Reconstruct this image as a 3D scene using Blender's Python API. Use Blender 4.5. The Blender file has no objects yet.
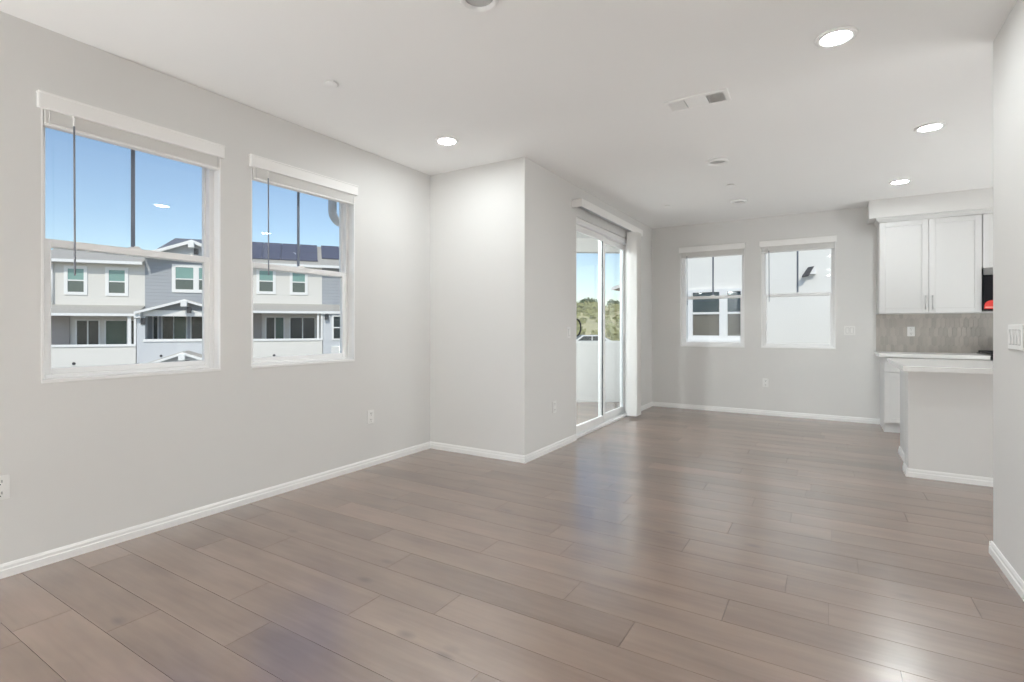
import bpy, bmesh, math, random
from mathutils import Vector, Matrix
R = math.radians
C = bpy.context.scene.collection
SC = bpy.context.scene

# ---------------------------------------------------------------- camera, sky, sun, exposure
EYE = 1.2104
cd = bpy.data.cameras.new('camera')
cam = bpy.data.objects.new('camera', cd); C.objects.link(cam)
cam.location = (0, 0, EYE)
cam.rotation_euler = (R(90), 0, 0.55)
cd.sensor_width = 36.0
cd.lens = 36 * 514.11 / 1024
cd.shift_y = -13.45 / 1024
cd.clip_start = 0.05; cd.clip_end = 500
SC.camera = cam

world = bpy.data.worlds.new('sky'); SC.world = world
world.use_nodes = True
wn = world.node_tree.nodes; wl = world.node_tree.links
bg = wn['Background']
sky = wn.new('ShaderNodeTexSky')
sky.sky_type = 'NISHITA'; sky.sun_disc = False
sky.sun_elevation = R(50); sky.sun_rotation = R(150)
sky.air_density = 1.0; sky.dust_density = 0.6; sky.ozone_density = 1.0
wl.new(sky.outputs[0], bg.inputs[0])
bg.inputs[1].default_value = 0.165

sd = bpy.data.lights.new('sun', 'SUN'); sun = bpy.data.objects.new('sun', sd); C.objects.link(sun)
sun.location = (20, -40, 45)
sun.rotation_euler = Vector((0.42, -0.60, 0.68)).to_track_quat('Z', 'Y').to_euler()
sd.energy = 2.4; sd.angle = R(0.6); sd.color = (1.0, 0.93, 0.82)

SC.view_settings.view_transform = 'Standard'
SC.view_settings.look = 'None'
SC.view_settings.gamma = 1.0
SC.view_settings.use_curve_mapping = False
SC.view_settings.exposure = 0.04
SC.cycles.max_bounces = 14
SC.cycles.diffuse_bounces = 8
SC.cycles.transparent_max_bounces = 24
SC.cycles.use_denoising = True
# radiance of the lamps: visible downlights, then unseen fill lamps added for brightness
LAMPS = dict(down=205.0, fill_back=360.0, fill_kitchen=10.0, wall_window=104.0, wall_kitchen=74.0, balcony=290.0)

# ---------------------------------------------------------------- room numbers (metres)
H = 2.74
XL, XD, YJ, YF = -3.406, -2.308, 3.980, 7.906
XR, YR = 0.755, 3.685
YB = -2.2; XK = 3.6; T = 0.16

# ---------------------------------------------------------------- materials
def lin(r, g, b):
    f = lambda c: (c/255/12.92) if c/255 <= 0.04045 else ((c/255+0.055)/1.055)**2.4
    return (f(r), f(g), f(b), 1)
def mat(name, col, rough=0.6, metal=0.0, spec=0.5, noise=0.0, nscale=6.0, bump=0.0, bscale=200.0, coat=0.0):
    m = bpy.data.materials.new(name); m.use_nodes = True
    nt = m.node_tree; b = nt.nodes['Principled BSDF']
    b.inputs['Base Color'].default_value = col
    b.inputs['Roughness'].default_value = rough
    b.inputs['Metallic'].default_value = metal
    b.inputs['Specular IOR Level'].default_value = spec
    b.inputs['Coat Weight'].default_value = coat
    tc = nt.nodes.new('ShaderNodeTexCoord')
    if noise:
        n = nt.nodes.new('ShaderNodeTexNoise'); n.inputs['Scale'].default_value = nscale; n.inputs['Detail'].default_value = 5
        nt.links.new(tc.outputs['Object'], n.inputs['Vector'])
        mx = nt.nodes.new('ShaderNodeMix'); mx.data_type = 'RGBA'
        mx.inputs[6].default_value = tuple(c*(1-noise) for c in col[:3])+(1,)
        mx.inputs[7].default_value = tuple(min(1, c*(1+noise)) for c in col[:3])+(1,)
        nt.links.new(n.outputs['Fac'], mx.inputs[0]); nt.links.new(mx.outputs[2], b.inputs['Base Color'])
    if bump:
        n2 = nt.nodes.new('ShaderNodeTexNoise'); n2.inputs['Scale'].default_value = bscale; n2.inputs['Detail'].default_value = 3
        nt.links.new(tc.outputs['Object'], n2.inputs['Vector'])
        bp = nt.nodes.new('ShaderNodeBump'); bp.inputs['Strength'].default_value = bump; bp.inputs['Distance'].default_value = 0.002
        nt.links.new(n2.outputs['Fac'], bp.inputs['Height']); nt.links.new(bp.outputs[0], b.inputs['Normal'])
    return m
def emit(name, col, s):
    m = bpy.data.materials.new(name); m.use_nodes = True
    b = m.node_tree.nodes['Principled BSDF']
    b.inputs['Base Color'].default_value = (0.9, 0.9, 0.9, 1)
    b.inputs['Emission Color'].default_value = col; b.inputs['Emission Strength'].default_value = s
    return m
def glass(name, tint=(0.97, 0.985, 0.98, 1), base=0.03, rough=0.0, body=None, bodyfac=0.0):
    m = bpy.data.materials.new(name); m.use_nodes = True
    nt = m.node_tree; nt.nodes.clear(); N = nt.nodes.new; L = nt.links.new
    out = N('ShaderNodeOutputMaterial'); mix = N('ShaderNodeMixShader')
    tr = N('ShaderNodeBsdfTransparent'); tr.inputs[0].default_value = tint
    gl = N('ShaderNodeBsdfGlossy'); gl.inputs['Roughness'].default_value = rough
    lw = N('ShaderNodeLayerWeight'); lw.inputs['Blend'].default_value = 0.5
    pw = N('ShaderNodeMath'); pw.operation = 'POWER'; pw.inputs[1].default_value = 5.0
    ml = N('ShaderNodeMath'); ml.operation = 'MULTIPLY_ADD'; ml.inputs[1].default_value = 0.9; ml.inputs[2].default_value = base
    L(lw.outputs['Facing'], pw.inputs[0]); L(pw.outputs[0], ml.inputs[0]); L(ml.outputs[0], mix.inputs[0])
    L(tr.outputs[0], mix.inputs[1]); L(gl.outputs[0], mix.inputs[2])
    L(mix.outputs[0], out.inputs[0])
    return m
def siding(name, col, pitch=0.18):
    m = mat(name, col, 0.6)
    nt = m.node_tree; b = nt.nodes['Principled BSDF']
    tc = nt.nodes.new('ShaderNodeTexCoord'); sx = nt.nodes.new('ShaderNodeSeparateXYZ')
    nt.links.new(tc.outputs['Object'], sx.inputs[0])
    d = nt.nodes.new('ShaderNodeMath'); d.operation = 'DIVIDE'; d.inputs[1].default_value = pitch
    fr = nt.nodes.new('ShaderNodeMath'); fr.operation = 'FRACT'
    nt.links.new(sx.outputs[2], d.inputs[0]); nt.links.new(d.outputs[0], fr.inputs[0])
    bp = nt.nodes.new('ShaderNodeBump'); bp.inputs['Strength'].default_value = 0.8; bp.inputs['Distance'].default_value = 0.03; bp.invert = True
    nt.links.new(fr.outputs[0], bp.inputs['Height']); nt.links.new(bp.outputs[0], b.inputs['Normal'])
    return m
def floor_material():
    m = mat('oak_planks', (0.3, 0.2, 0.17, 1), 0.34)
    nt = m.node_tree; b = nt.nodes['Principled BSDF']; N = nt.nodes.new; L = nt.links.new
    at = N('ShaderNodeAttribute'); at.attribute_name = 'plank'
    tc = N('ShaderNodeTexCoord')
    off = N('ShaderNodeVectorMath'); off.operation = 'MULTIPLY_ADD'
    cmb = N('ShaderNodeCombineXYZ'); L(at.outputs['Fac'], cmb.inputs[0]); L(at.outputs['Fac'], cmb.inputs[2]); 
    off.inputs[1].default_value = (37.0, 0, 91.0); L(cmb.outputs[0], off.inputs[0]); L(tc.outputs['Object'], off.inputs[2])
    # grain: noise stretched along the board
    mp = N('ShaderNodeMapping'); mp.inputs['Scale'].default_value = (1.6, 26, 1); L(off.outputs[0], mp.inputs[0])
    g = N('ShaderNodeTexNoise'); g.inputs['Scale'].default_value = 1.6; g.inputs['Detail'].default_value = 3; g.inputs['Roughness'].default_value = 0.45; g.inputs['Distortion'].default_value = 0.6
    L(mp.outputs[0], g.inputs['Vector'])
    mp2 = N('ShaderNodeMapping'); mp2.inputs['Scale'].default_value = (1.5, 5, 1); L(off.outputs[0], mp2.inputs[0])
    c = N('ShaderNodeTexNoise'); c.inputs['Scale'].default_value = 1.3; c.inputs['Detail'].default_value = 3; L(mp2.outputs[0], c.inputs['Vector'])
    # knots
    mp3 = N('ShaderNodeMapping'); mp3.inputs['Scale'].default_value = (1.0, 2.0, 1); L(off.outputs[0], mp3.inputs[0])
    v = N('ShaderNodeTexVoronoi'); v.inputs['Scale'].default_value = 2.3; L(mp3.outputs[0], v.inputs['Vector'])
    kr = N('ShaderNodeValToRGB'); kr.color_ramp.elements[0].position = 0.02; kr.color_ramp.elements[0].color = (0.55, 0.55, 0.55, 1)
    kr.color_ramp.elements[1].position = 0.13; kr.color_ramp.elements[1].color = (1, 1, 1, 1); L(v.outputs['Distance'], kr.inputs[0])
    ramp = N('ShaderNodeValToRGB'); e = ramp.color_ramp.elements
    e[0].position = 0.28; e[0].color = FLOOR_D
    e[1].position = 0.72; e[1].color = FLOOR_L
    ad = N('ShaderNodeMath'); ad.operation = 'MULTIPLY_ADD'; ad.inputs[1].default_value = 0.22; L(g.outputs['Fac'], ad.inputs[0])
    ad2 = N('ShaderNodeMath'); ad2.operation = 'MULTIPLY_ADD'; ad2.inputs[1].default_value = 0.50; L(c.outputs['Fac'], ad2.inputs[0])
    ad3 = N('ShaderNodeMath'); ad3.operation = 'MULTIPLY_ADD'; ad3.inputs[1].default_value = 0.24; ad3.inputs[2].default_value = 0.01; L(at.outputs['Fac'], ad3.inputs[0])
    L(ad2.outputs[0], ad.inputs[2]); L(ad3.outputs[0], ad2.inputs[2]); L(ad.outputs[0], ramp.inputs[0])
    mu = N('ShaderNodeMix'); mu.data_type = 'RGBA'; mu.blend_type = 'MULTIPLY'; mu.inputs[0].default_value = 0.8
    L(ramp.outputs[0], mu.inputs[6]); L(kr.outputs[0], mu.inputs[7]); L(mu.outputs[2], b.inputs['Base Color'])
    rr = N('ShaderNodeMapRange'); rr.inputs[3].default_value = 0.30; rr.inputs[4].default_value = 0.34; L(g.outputs['Fac'], rr.inputs[0]); L(rr.outputs[0], b.inputs['Roughness'])
    b.inputs['Specular IOR Level'].default_value = 0.3
    b.inputs['Coat Weight'].default_value = 1.0; b.inputs['Coat Roughness'].default_value = 0.23; b.inputs['Coat IOR'].default_value = 2.7
    return m
FLOOR_D = lin(107, 82, 66); FLOOR_L = lin(145, 118, 101)
M = {}
M['wall'] = mat('wall_paint', (0.745, 0.737, 0.722, 1), 0.75, noise=0.012, nscale=1.5, bump=0.06, bscale=170, spec=0.3)
M['ceiling'] = mat('ceiling_paint', (0.90, 0.897, 0.89, 1), 0.85, noise=0.01, nscale=1.2, bump=0.05, bscale=150, spec=0.2)
M['trim'] = mat('white_trim_paint', (0.90, 0.895, 0.885, 1), 0.35, noise=0.01)
M['vinyl'] = mat('white_vinyl', (0.93, 0.93, 0.93, 1), 0.35, noise=0.01)
M['vinylgrey'] = mat('grey_aluminium', (0.55, 0.57, 0.60, 1), 0.35, metal=0.2, noise=0.02)
M['muntin'] = mat('muntin_blue_grey', (0.19, 0.22, 0.28, 1), 0.5, noise=0.03)  # blue-grey, darker than the white sash
M['seal'] = mat('dark_seal', (0.05, 0.055, 0.06, 1), 0.6, noise=0.1)
M['blind'] = mat('blind_white', (0.90, 0.89, 0.875, 1), 0.45, noise=0.015, nscale=3)
M['slat'] = mat('blind_slats', (0.84, 0.83, 0.81, 1), 0.5, noise=0.02)
M['wand'] = mat('wand_plastic', (0.25, 0.27, 0.31, 1), 0.3, noise=0.03)
M['cord'] = mat('cord_white', (0.75, 0.75, 0.75, 1), 0.7, noise=0.03)
M['plate'] = mat('plate_plastic', (0.85, 0.845, 0.83, 1), 0.3, noise=0.01)
M['recess_shade'] = mat('recess_shade_grey', (0.55, 0.55, 0.545, 1), 0.7, noise=0.03, nscale=60)  # shade colour for the recesses of unlit ceiling fittings
M['slot'] = mat('dark_slot', (0.06, 0.06, 0.06, 1), 0.6, noise=0.1)
M['cab'] = mat('cabinet_paint', (0.69, 0.687, 0.68, 1), 0.32, noise=0.01)
M['quartz'] = mat('quartz_top', (0.84, 0.835, 0.82, 1), 0.18, noise=0.03, nscale=14)
M['steel'] = mat('brushed_steel', (0.58, 0.58, 0.58, 1), 0.3, metal=1.0, noise=0.04, nscale=30)
M['black'] = mat('black_enamel', (0.012, 0.012, 0.015, 1), 0.16, noise=0.1)
M['iron'] = mat('cast_iron', (0.02, 0.02, 0.022, 1), 0.55, noise=0.2, nscale=40)
M['red'] = mat('patch_red', (0.72, 0.06, 0.05, 1), 0.35, noise=0.05)
M['pink'] = mat('patch_pale_red', (0.85, 0.45, 0.40, 1), 0.4, noise=0.03)
M['handleblack'] = mat('black_handle', (0.02, 0.02, 0.022, 1), 0.35, noise=0.1)
for k, v in LAMPS.items(): M['lamp_'+k] = emit('lamp_'+k, (0.945, 1.0, 1.01, 1), v)
M['glass'] = glass('window_glass')
M['floor'] = floor_material()
M['groove'] = mat('plank_groove', lin(96, 76, 64), 0.7, noise=0.1)
M['sleeve'] = mat('vent_duct', (0.10, 0.10, 0.10, 1), 0.8, noise=0.1)
M['stucco'] = mat('own_stucco', (0.80, 0.79, 0.77, 1), 0.85, noise=0.03, nscale=3, bump=0.3, bscale=60)
M['deck'] = mat('balcony_deck', (0.86, 0.86, 0.85, 1), 0.7, noise=0.03, nscale=4)
M['cream'] = mat('cream_stucco', (0.74, 0.72, 0.68, 1), 0.85, noise=0.03, nscale=2, bump=0.3, bscale=40)
M['creamlow'] = mat('pale_stucco', (0.78, 0.76, 0.72, 1), 0.85, noise=0.03, nscale=2, bump=0.3, bscale=40)
M['nbwall'] = mat('white_stucco', (0.86, 0.845, 0.80, 1), 0.85, noise=0.015, nscale=1.5, bump=0.2, bscale=40)
M['taupe'] = mat('taupe_stucco', (0.42, 0.38, 0.36, 1), 0.85, noise=0.04, nscale=2)
M['bluesid'] = siding('blue_grey_siding', lin(160, 164, 170))
M['palesid'] = mat('pale_blue_stucco', lin(206, 209, 213), 0.8, noise=0.02, nscale=2)
M['exttrim'] = mat('exterior_white', (0.86, 0.86, 0.85, 1), 0.5, noise=0.01)
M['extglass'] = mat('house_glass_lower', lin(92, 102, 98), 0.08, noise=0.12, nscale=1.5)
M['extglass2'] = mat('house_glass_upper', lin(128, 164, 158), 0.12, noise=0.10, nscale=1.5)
M['darkglass'] = mat('balcony_door_glass', lin(44, 52, 54), 0.25, noise=0.3, nscale=1.2)
M['greenglass'] = mat('green_door_glass', lin(50, 84, 76), 0.25, noise=0.2, nscale=1.2)
M['shingle'] = mat('grey_shingle', lin(182, 178, 170), 0.9, noise=0.14, nscale=7)
M['roofdark'] = mat('dark_roof', lin(112, 117, 128), 0.8, noise=0.12, nscale=6)
M['solar'] = mat('solar_panel', lin(92, 95, 112), 0.5, noise=0.15, nscale=2)
M['metalpipe'] = mat('downspout_grey', lin(205, 206, 208), 0.4, noise=0.04)
M['lantern'] = mat('dark_lantern', (0.05, 0.05, 0.055, 1), 0.5, noise=0.1)
M['hill'] = mat('dry_hill', lin(206, 198, 150), 0.95, noise=0.35, nscale=0.25)
M['ground'] = mat('pale_ground', lin(150, 148, 142), 0.95, noise=0.08, nscale=0.3)
M['leaf'] = mat('leaf_green', lin(86, 104, 66), 0.8, noise=0.4, nscale=0.9)
M['leaf2'] = mat('shrub_green', lin(158, 158, 104), 0.85, noise=0.45, nscale=0.8)
M['bark'] = mat('bark', lin(90, 74, 60), 0.9, noise=0.2)
M['carpaint'] = mat('white_car_paint', (0.86, 0.86, 0.86, 1), 0.25, noise=0.01)
M['tyre'] = mat('tyre_rubber', (0.03, 0.03, 0.03, 1), 0.8, noise=0.2)
M['tile_roof'] = mat('brown_tile', lin(140, 122, 104), 0.9, noise=0.2, nscale=3)

# ---------------------------------------------------------------- helpers
class MB:
    def __init__(s): s.bm = bmesh.new(); s.mats = []; s.attr = None
    def mi(s, m):
        if m is None: return 0
        if m not in s.mats: s.mats.append(m)
        return s.mats.index(m)
    def box(s, x0, x1, y0, y1, z0, z1, bev=0.0, m=None, seg=1):
        if x1 < x0: x0, x1 = x1, x0
        if y1 < y0: y0, y1 = y1, y0
        if z1 < z0: z0, z1 = z1, z0
        r = bmesh.ops.create_cube(s.bm, size=1, matrix=Matrix.Translation(((x0+x1)/2, (y0+y1)/2, (z0+z1)/2)) @ Matrix.Diagonal((x1-x0, y1-y0, z1-z0, 1)))
        vs = r['verts']; fs = {f for v in vs for f in v.link_faces}
        if bev:
            es = {e for v in vs for e in v.link_edges}
            q = bmesh.ops.bevel(s.bm, geom=list(es), offset=min(bev, 0.45*min(x1-x0, y1-y0, z1-z0)), segments=seg, affect='EDGES', profile=0.5)
            fs = {f for f in fs if f.is_valid} | set(q['faces'])
        if m is not None:
            k = s.mi(m)
            for f in fs: f.material_index = k
        return s
    def cyl(s, a, b, r, r2=None, n=20, m=None, smooth=True):
        a = Vector(a); b = Vector(b); d = b-a
        mt = Matrix.Translation((a+b)/2) @ d.to_track_quat('Z', 'Y').to_matrix().to_4x4()
        q = bmesh.ops.create_cone(s.bm, cap_ends=True, segments=n, radius1=r, radius2=r if r2 is None else r2, depth=d.length, matrix=mt)
        k = s.mi(m)
        for f in {f for v in q['verts'] for f in v.link_faces}:
            f.material_index = k
            if smooth and len(f.verts) == 4: f.smooth = True
        return s
    def lathe(s, prof, n=40, m=None, center=(0, 0, 0)):
        cx, cy, cz = center; k = s.mi(m); rings = []
        for r, z in prof:
            rings.append([s.bm.verts.new((cx+r*math.cos(2*math.pi*i/n), cy+r*math.sin(2*math.pi*i/n), cz+z)) for i in range(n)] if r > 1e-6 else [s.bm.verts.new((cx, cy, cz+z))])
        for A, B in zip(rings, rings[1:]):
            for i in range(n):
                j = (i+1) % n
                if len(A) == 1 and len(B) == 1: continue
                if len(A) == 1: f = s.bm.faces.new((A[0], B[j], B[i]))
                elif len(B) == 1: f = s.bm.faces.new((A[i], A[j], B[0]))
                else: f = s.bm.faces.new((A[i], A[j], B[j], B[i]))
                f.smooth = True; f.material_index = k
        return s
    def prism(s, pts, vec, m=None):
        k = s.mi(m); vec = Vector(vec)
        A = [s.bm.verts.new(p) for p in pts]; B = [s.bm.verts.new(Vector(p)+vec) for p in pts]
        fs = [s.bm.faces.new(A[::-1]), s.bm.faces.new(B)]
        for i in range(len(A)):
            j = (i+1) % len(A); fs.append(s.bm.faces.new((A[i], A[j], B[j], B[i])))
        for f in fs: f.material_index = k
        bmesh.ops.recalc_face_normals(s.bm, faces=fs)
        return s
    def slab(s, p, t, m=None):
        """a sheet through the points p given thickness t downward"""
        return s.prism(p, (0, 0, -t), m)
    def tube(s, pts, r, n=12, m=None, caps=True):
        k = s.mi(m); pts = [Vector(p) for p in pts]; rings = []
        for i, p in enumerate(pts):
            t = (pts[min(i+1, len(pts)-1)]-pts[max(i-1, 0)]).normalized()
            q = t.to_track_quat('Z', 'Y')
            rings.append([s.bm.verts.new(p + q @ Vector((r*math.cos(2*math.pi*j/n), r*math.sin(2*math.pi*j/n), 0))) for j in range(n)])
        fs = []
        for A, B in zip(rings, rings[1:]):
            # match the closest vertex so that the tube does not twist
            o = min(range(n), key=lambda q: (A[0].co-B[q].co).length)
            for j in range(n):
                f = s.bm.faces.new((A[j], A[(j+1) % n], B[(j+1+o) % n], B[(j+o) % n])); f.smooth = True; fs.append(f)
        if caps: fs += [s.bm.faces.new(rings[0][::-1]), s.bm.faces.new(rings[-1])]
        for f in fs: f.material_index = k
        bmesh.ops.recalc_face_normals(s.bm, faces=fs)
        return s
    def build(s, name, m=None, parent=None, loc=None):
        me = bpy.data.meshes.new(name); s.bm.to_mesh(me); s.bm.free()
        if m is not None: me.materials.append(m)
        else:
            for q in s.mats: me.materials.append(q)
        o = bpy.data.objects.new(name, me); C.objects.link(o)
        if parent is not None: o.parent = parent
        if loc is not None: o.location = loc
        return o
def tag(o, label, cat, group=None, kind=None):
    o['label'] = label; o['category'] = cat
    if group: o['group'] = group
    if kind: o['kind'] = kind
    return o
def thing(name, label, cat, loc=(0, 0, 0), rz=0.0, group=None):
    o = bpy.data.objects.new(name, None); C.objects.link(o); o.empty_display_size = 0.1
    o.location = loc; o.rotation_euler = (0, 0, rz)
    return tag(o, label, cat, group)
def struct(o, label=None, cat=None):
    o['kind'] = 'structure'
    if label: o['label'] = label
    if cat: o['category'] = cat
    return o
def dup(root, loc, rz, label, group=None):
    kids = {}
    for o in bpy.data.objects:
        if o.parent: kids.setdefault(o.parent.name, []).append(o)
    r = root.copy(); C.objects.link(r); r.location = loc; r.rotation_euler = (0, 0, rz); r['label'] = label
    if group: r['group'] = group
    def rec(a, b):
        for ch in kids.get(a.name, []):
            c = ch.copy(); C.objects.link(c); c.parent = b; rec(ch, c)
    rec(root, r)
    return r
def wall_mesh(mb, u0, u1, v0, v1, z0, z1, holes, axis='x'):
    """wall from u0 to u1 along an axis, v0..v1 thick, with rectangular holes (ua, ub, za, zb)"""
    def bx(a, b, c, d):
        if b-a < 1e-5 or d-c < 1e-5: return
        if axis == 'x': mb.box(a, b, v0, v1, c, d)
        else: mb.box(v0, v1, a, b, c, d)
    cur = u0
    for ua, ub, za, zb in sorted(holes):
        bx(cur, ua, z0, z1); bx(ua, ub, z0, za); bx(ua, ub, zb, z1); cur = ub
    bx(cur, u1, z0, z1)
    return mb

# ---------------------------------------------------------------- room shell
WIN_L = [(0.976, 1.884), (2.093, 3.012)]
WIN_F = [(-1.880, -0.995), (-0.785, 0.095)]
WZ0, WZ1 = 0.930, 2.385
DY0, DY1, DZ = 5.085, 6.915, 2.412

# floor: planks laid along X, rows 0.195 m deep, boards 1.22 m long
def build_floor():
    mb = MB(); bm = mb.bm
    lay = bm.faces.layers.float.new('plank')
    rng = random.Random(5)
    known = {-3: -2.763, -2: -2.44, -1: -1.95, 0: -2.26, 1: -1.722, 2: -1.417, 3: -1.894, 4: -1.0, 5: -0.372, 6: 0.005, 7: -0.165,
             8: 0.55, 9: 0.132, 10: -0.50, 11: 0.022, 12: -0.196}
    P, L, g = 0.195, 1.22, 0.0008
    def quad(x0, x1, y0, y1):
        x0, x1, y0, y1 = max(x0, XL), min(x1, XK), max(y0, YB), min(y1, YF)
        if x1-x0 < 0.01 or y1-y0 < 0.005: return
        t = rng.random()
        a, b = [(x0+g, y0+g), (x1-g, y0+g), (x1-g, y1-g), (x0+g, y1-g)], []
        top = [bm.verts.new((x, y, 0.0)) for x, y in a]
        bot = [bm.verts.new((x, y, -0.004)) for x, y in a]
        f = bm.faces.new(top); f[lay] = t
        for i in range(4):
            j = (i+1) % 4; f = bm.faces.new((bot[i], bot[j], top[j], top[i])); f[lay] = t
    k = int((YB-1.287)/P)-1
    while 1.287+k*P < YF:
        y0 = 1.287+k*P
        x = known.get(k, rng.uniform(0, L)); 
        while x > XL: x -= L
        while x < XK:
            quad(x, x+L, y0, y0+P); x += L
        k += 1
    for f in bm.faces: f.material_index = 0
    mb.mats = [M['floor'], M['groove']]
    r = bmesh.ops.create_cube(bm, size=1, matrix=Matrix.Translation(((XL+XK)/2, (YB+YF)/2, -0.079)) @ Matrix.Diagonal((XK-XL+0.3, YF-YB+0.3, 0.15, 1)))
    for f in {f for v in r['verts'] for f in v.link_faces}: f.material_index = 1
    return struct(mb.build('floor'), 'grey-brown oak plank floor', 'floor')
build_floor()

struct(MB().box(XL-T, XK+T, YB-T, YF+T, H, H+0.14).build('ceiling', M['ceiling']), 'flat white ceiling', 'ceiling')
mb = MB(); wall_mesh(mb, YB, YJ, XL-T, XL, 0, H, [(a, b, WZ0, WZ1) for a, b in WIN_L], 'y')
struct(mb.build('wall_left', M['wall']), 'pale greige wall with two large windows', 'wall')
struct(MB().box(XL-T, XD, YJ, YJ+T, 0, H).build('wall_recess', M['wall']), 'short pale wall turning the corner beside the balcony door', 'wall')
mb = MB(); wall_mesh(mb, YJ+T, YF, XD-T, XD, 0, H, [(DY0, DY1, 0.0, DZ)], 'y')
struct(mb.build('wall_patio', M['wall']), 'pale wall holding the sliding balcony door', 'wall')
mb = MB(); wall_mesh(mb, XD-T, XK+T, YF, YF+T, 0, H, [(a, b, WZ0, WZ1) for a, b in WIN_F], 'x')
struct(mb.build('wall_far', M['wall']), 'pale grey end wall with two smaller windows', 'wall')
struct(MB().box(XR, XR+0.14, YB, YR, 0, H, bev=0.004).build('wall_right', M['wall']), 'near white wall end with a four-gang switch', 'wall')
struct(MB().box(XL-T, XK+T, YB-T, YB, 0, H).build('wall_back', M['wall']), 'plain wall behind the camera', 'wall')
struct(MB().box(XK, XK+T, YB, YF, 0, H).build('wall_kitchen', M['wall']), 'plain kitchen side wall', 'wall')

# baseboards: stepped profile swept along each wall
BH, BT = 0.066, 0.014
def baseboard(name, a, b, n):
    """a, b: ends on the wall line (x, y); n: direction into the room"""
    a = Vector((*a, 0)); b = Vector((*b, 0)); n = Vector((*n, 0))
    prof = [(0, 0), (BT, 0), (BT, 0.036), (BT*0.72, 0.041), (BT*0.72, 0.054), (BT*0.35, BH), (0, BH)]
    pts = [a+n*d+Vector((0, 0, z)) for d, z in prof]
    return struct(MB().prism(pts, b-a).build(name, M['trim']), 'low white stepped baseboard', 'baseboard')
baseboard('baseboard_left', (XL, YB), (XL, YJ), (1, 0))
baseboard('baseboard_recess', (XL, YJ), (XD+BT-0.0006, YJ), (0, -1))
baseboard('baseboard_patio', (XD, YJ-BT+0.0006), (XD, DY0-0.012), (1, 0))
baseboard('baseboard_patio_end', (XD, DY1+0.012), (XD, YF), (1, 0))
baseboard('baseboard_far', (XD, YF), (0.62, YF), (0, -1))
baseboard('baseboard_right', (XR, YB), (XR, YR+BT-0.0006), (-1, 0))
baseboard('baseboard_right_end', (XR-BT+0.0006, YR), (XR+0.14, YR), (0, 1))

# ---------------------------------------------------------------- windows (local x along the wall, y outward, z up from the sill)
def make_window(name, label, loc, rz, w):
    h = WZ1-WZ0; e = 0.016
    r = bpy.data.objects.new(name, None); C.objects.link(r); r.location = loc; r.rotation_euler = (0, 0, rz)
    struct(r, label, 'window')
    a = MB()                                              # white lining of the reveal
    a.box(0, 0.008, -0.001, 0.075, 0, h); a.box(w-0.008, w, -0.001, 0.075, 0, h); a.box(0, w, -0.001, 0.075, h-0.008, h)
    a.build('reveal_lining', M['trim'], r)
    MB().box(0, w, -0.004, 0.085, -0.004, 0.014, bev=0.003).build('window_sill', M['trim'], r)
    f = MB(); fy0, fy1 = 0.070, 0.145; fw = 0.036          # outer vinyl frame
    f.box(0.004, fw, fy0, fy1, 0.012, h-0.006, bev=0.003); f.box(w-fw, w-0.004, fy0, fy1, 0.012, h-0.006, bev=0.003)
    f.box(fw, w-fw, fy0, fy1, h-0.036, h-0.006, bev=0.003); f.box(fw, w-fw, fy0, fy1, 0.012, 0.034, bev=0.003)
    f.build('window_frame', M['vinyl'], r)
    zm = 0.735                                            # meeting rail
    u = MB(); uy0, uy1 = 0.110, 0.138; us = 0.014          # fixed upper sash, thin
    u.box(fw, fw+us, uy0, uy1, zm-0.03, h-0.036, bev=0.002); u.box(w-fw-us, w-fw, uy0, uy1, zm-0.03, h-0.036, bev=0.002)
    u.box(fw+us, w-fw-us, uy0, uy1, h-0.05, h-0.036, bev=0.002); u.box(fw+us, w-fw-us, uy0, uy1, zm-0.03, zm, bev=0.002)
    us_ = u.build('upper_sash', M['vinyl'], r)
    MB().box(fw+us-0.004, w-fw-us+0.004, 0.122, 0.126, zm-0.004, h-0.046).build('pane', M['glass'], us_)
    MB().box(w/2-0.011, w/2+0.011, 0.1145, 0.121, zm, h-0.05, bev=0.002).build('muntin', M['muntin'], us_)
    l = MB(); ly0, ly1 = 0.076, 0.106; ls = 0.040          # sliding lower sash, thicker
    l.box(fw-0.004, fw+ls-0.012, ly0, ly1, 0.034, zm+0.012, bev=0.003); l.box(w-fw-ls+0.012, w-fw+0.004, ly0, ly1, 0.034, zm+0.012, bev=0.003)
    l.box(fw+ls-0.012, w-fw-ls+0.012, ly0, ly1, zm-0.028, zm+0.012, bev=0.003); l.box(fw+ls-0.012, w-fw-ls+0.012, ly0, ly1, 0.034, 0.066, bev=0.003)
    ls_ = l.build('lower_sash', M['vinyl'], r)
    MB().box(fw+ls-0.016, w-fw-ls+0.016, 0.089, 0.093, 0.062, zm-0.024).build('pane', M['glass'], ls_)
    k = MB(); k.box(w/2-0.03, w/2+0.03, 0.08, 0.108, zm+0.012, zm+0.02, bev=0.003); k.box(w/2-0.008, w/2+0.02, 0.078, 0.09, zm+0.02, zm+0.026, bev=0.002)
    k.build('sash_lock', M['vinyl'], ls_)
    return r
make_window('window_1', 'single-hung window nearest the camera on the left wall', (XL, WIN_L[0][0], WZ0), R(90), WIN_L[0][1]-WIN_L[0][0])
make_window('window_2', 'single-hung window on the left wall next to the corner', (XL, WIN_L[1][0], WZ0), R(90), WIN_L[1][1]-WIN_L[1][0])
make_window('window_3', 'single-hung far window looking at a neighbouring window', (WIN_F[0][0], YF, WZ0), 0, WIN_F[0][1]-WIN_F[0][0])
make_window('window_4', 'single-hung far window looking at a blank white wall', (WIN_F[1][0], YF, WZ0), 0, WIN_F[1][1]-WIN_F[1][0])

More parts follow.
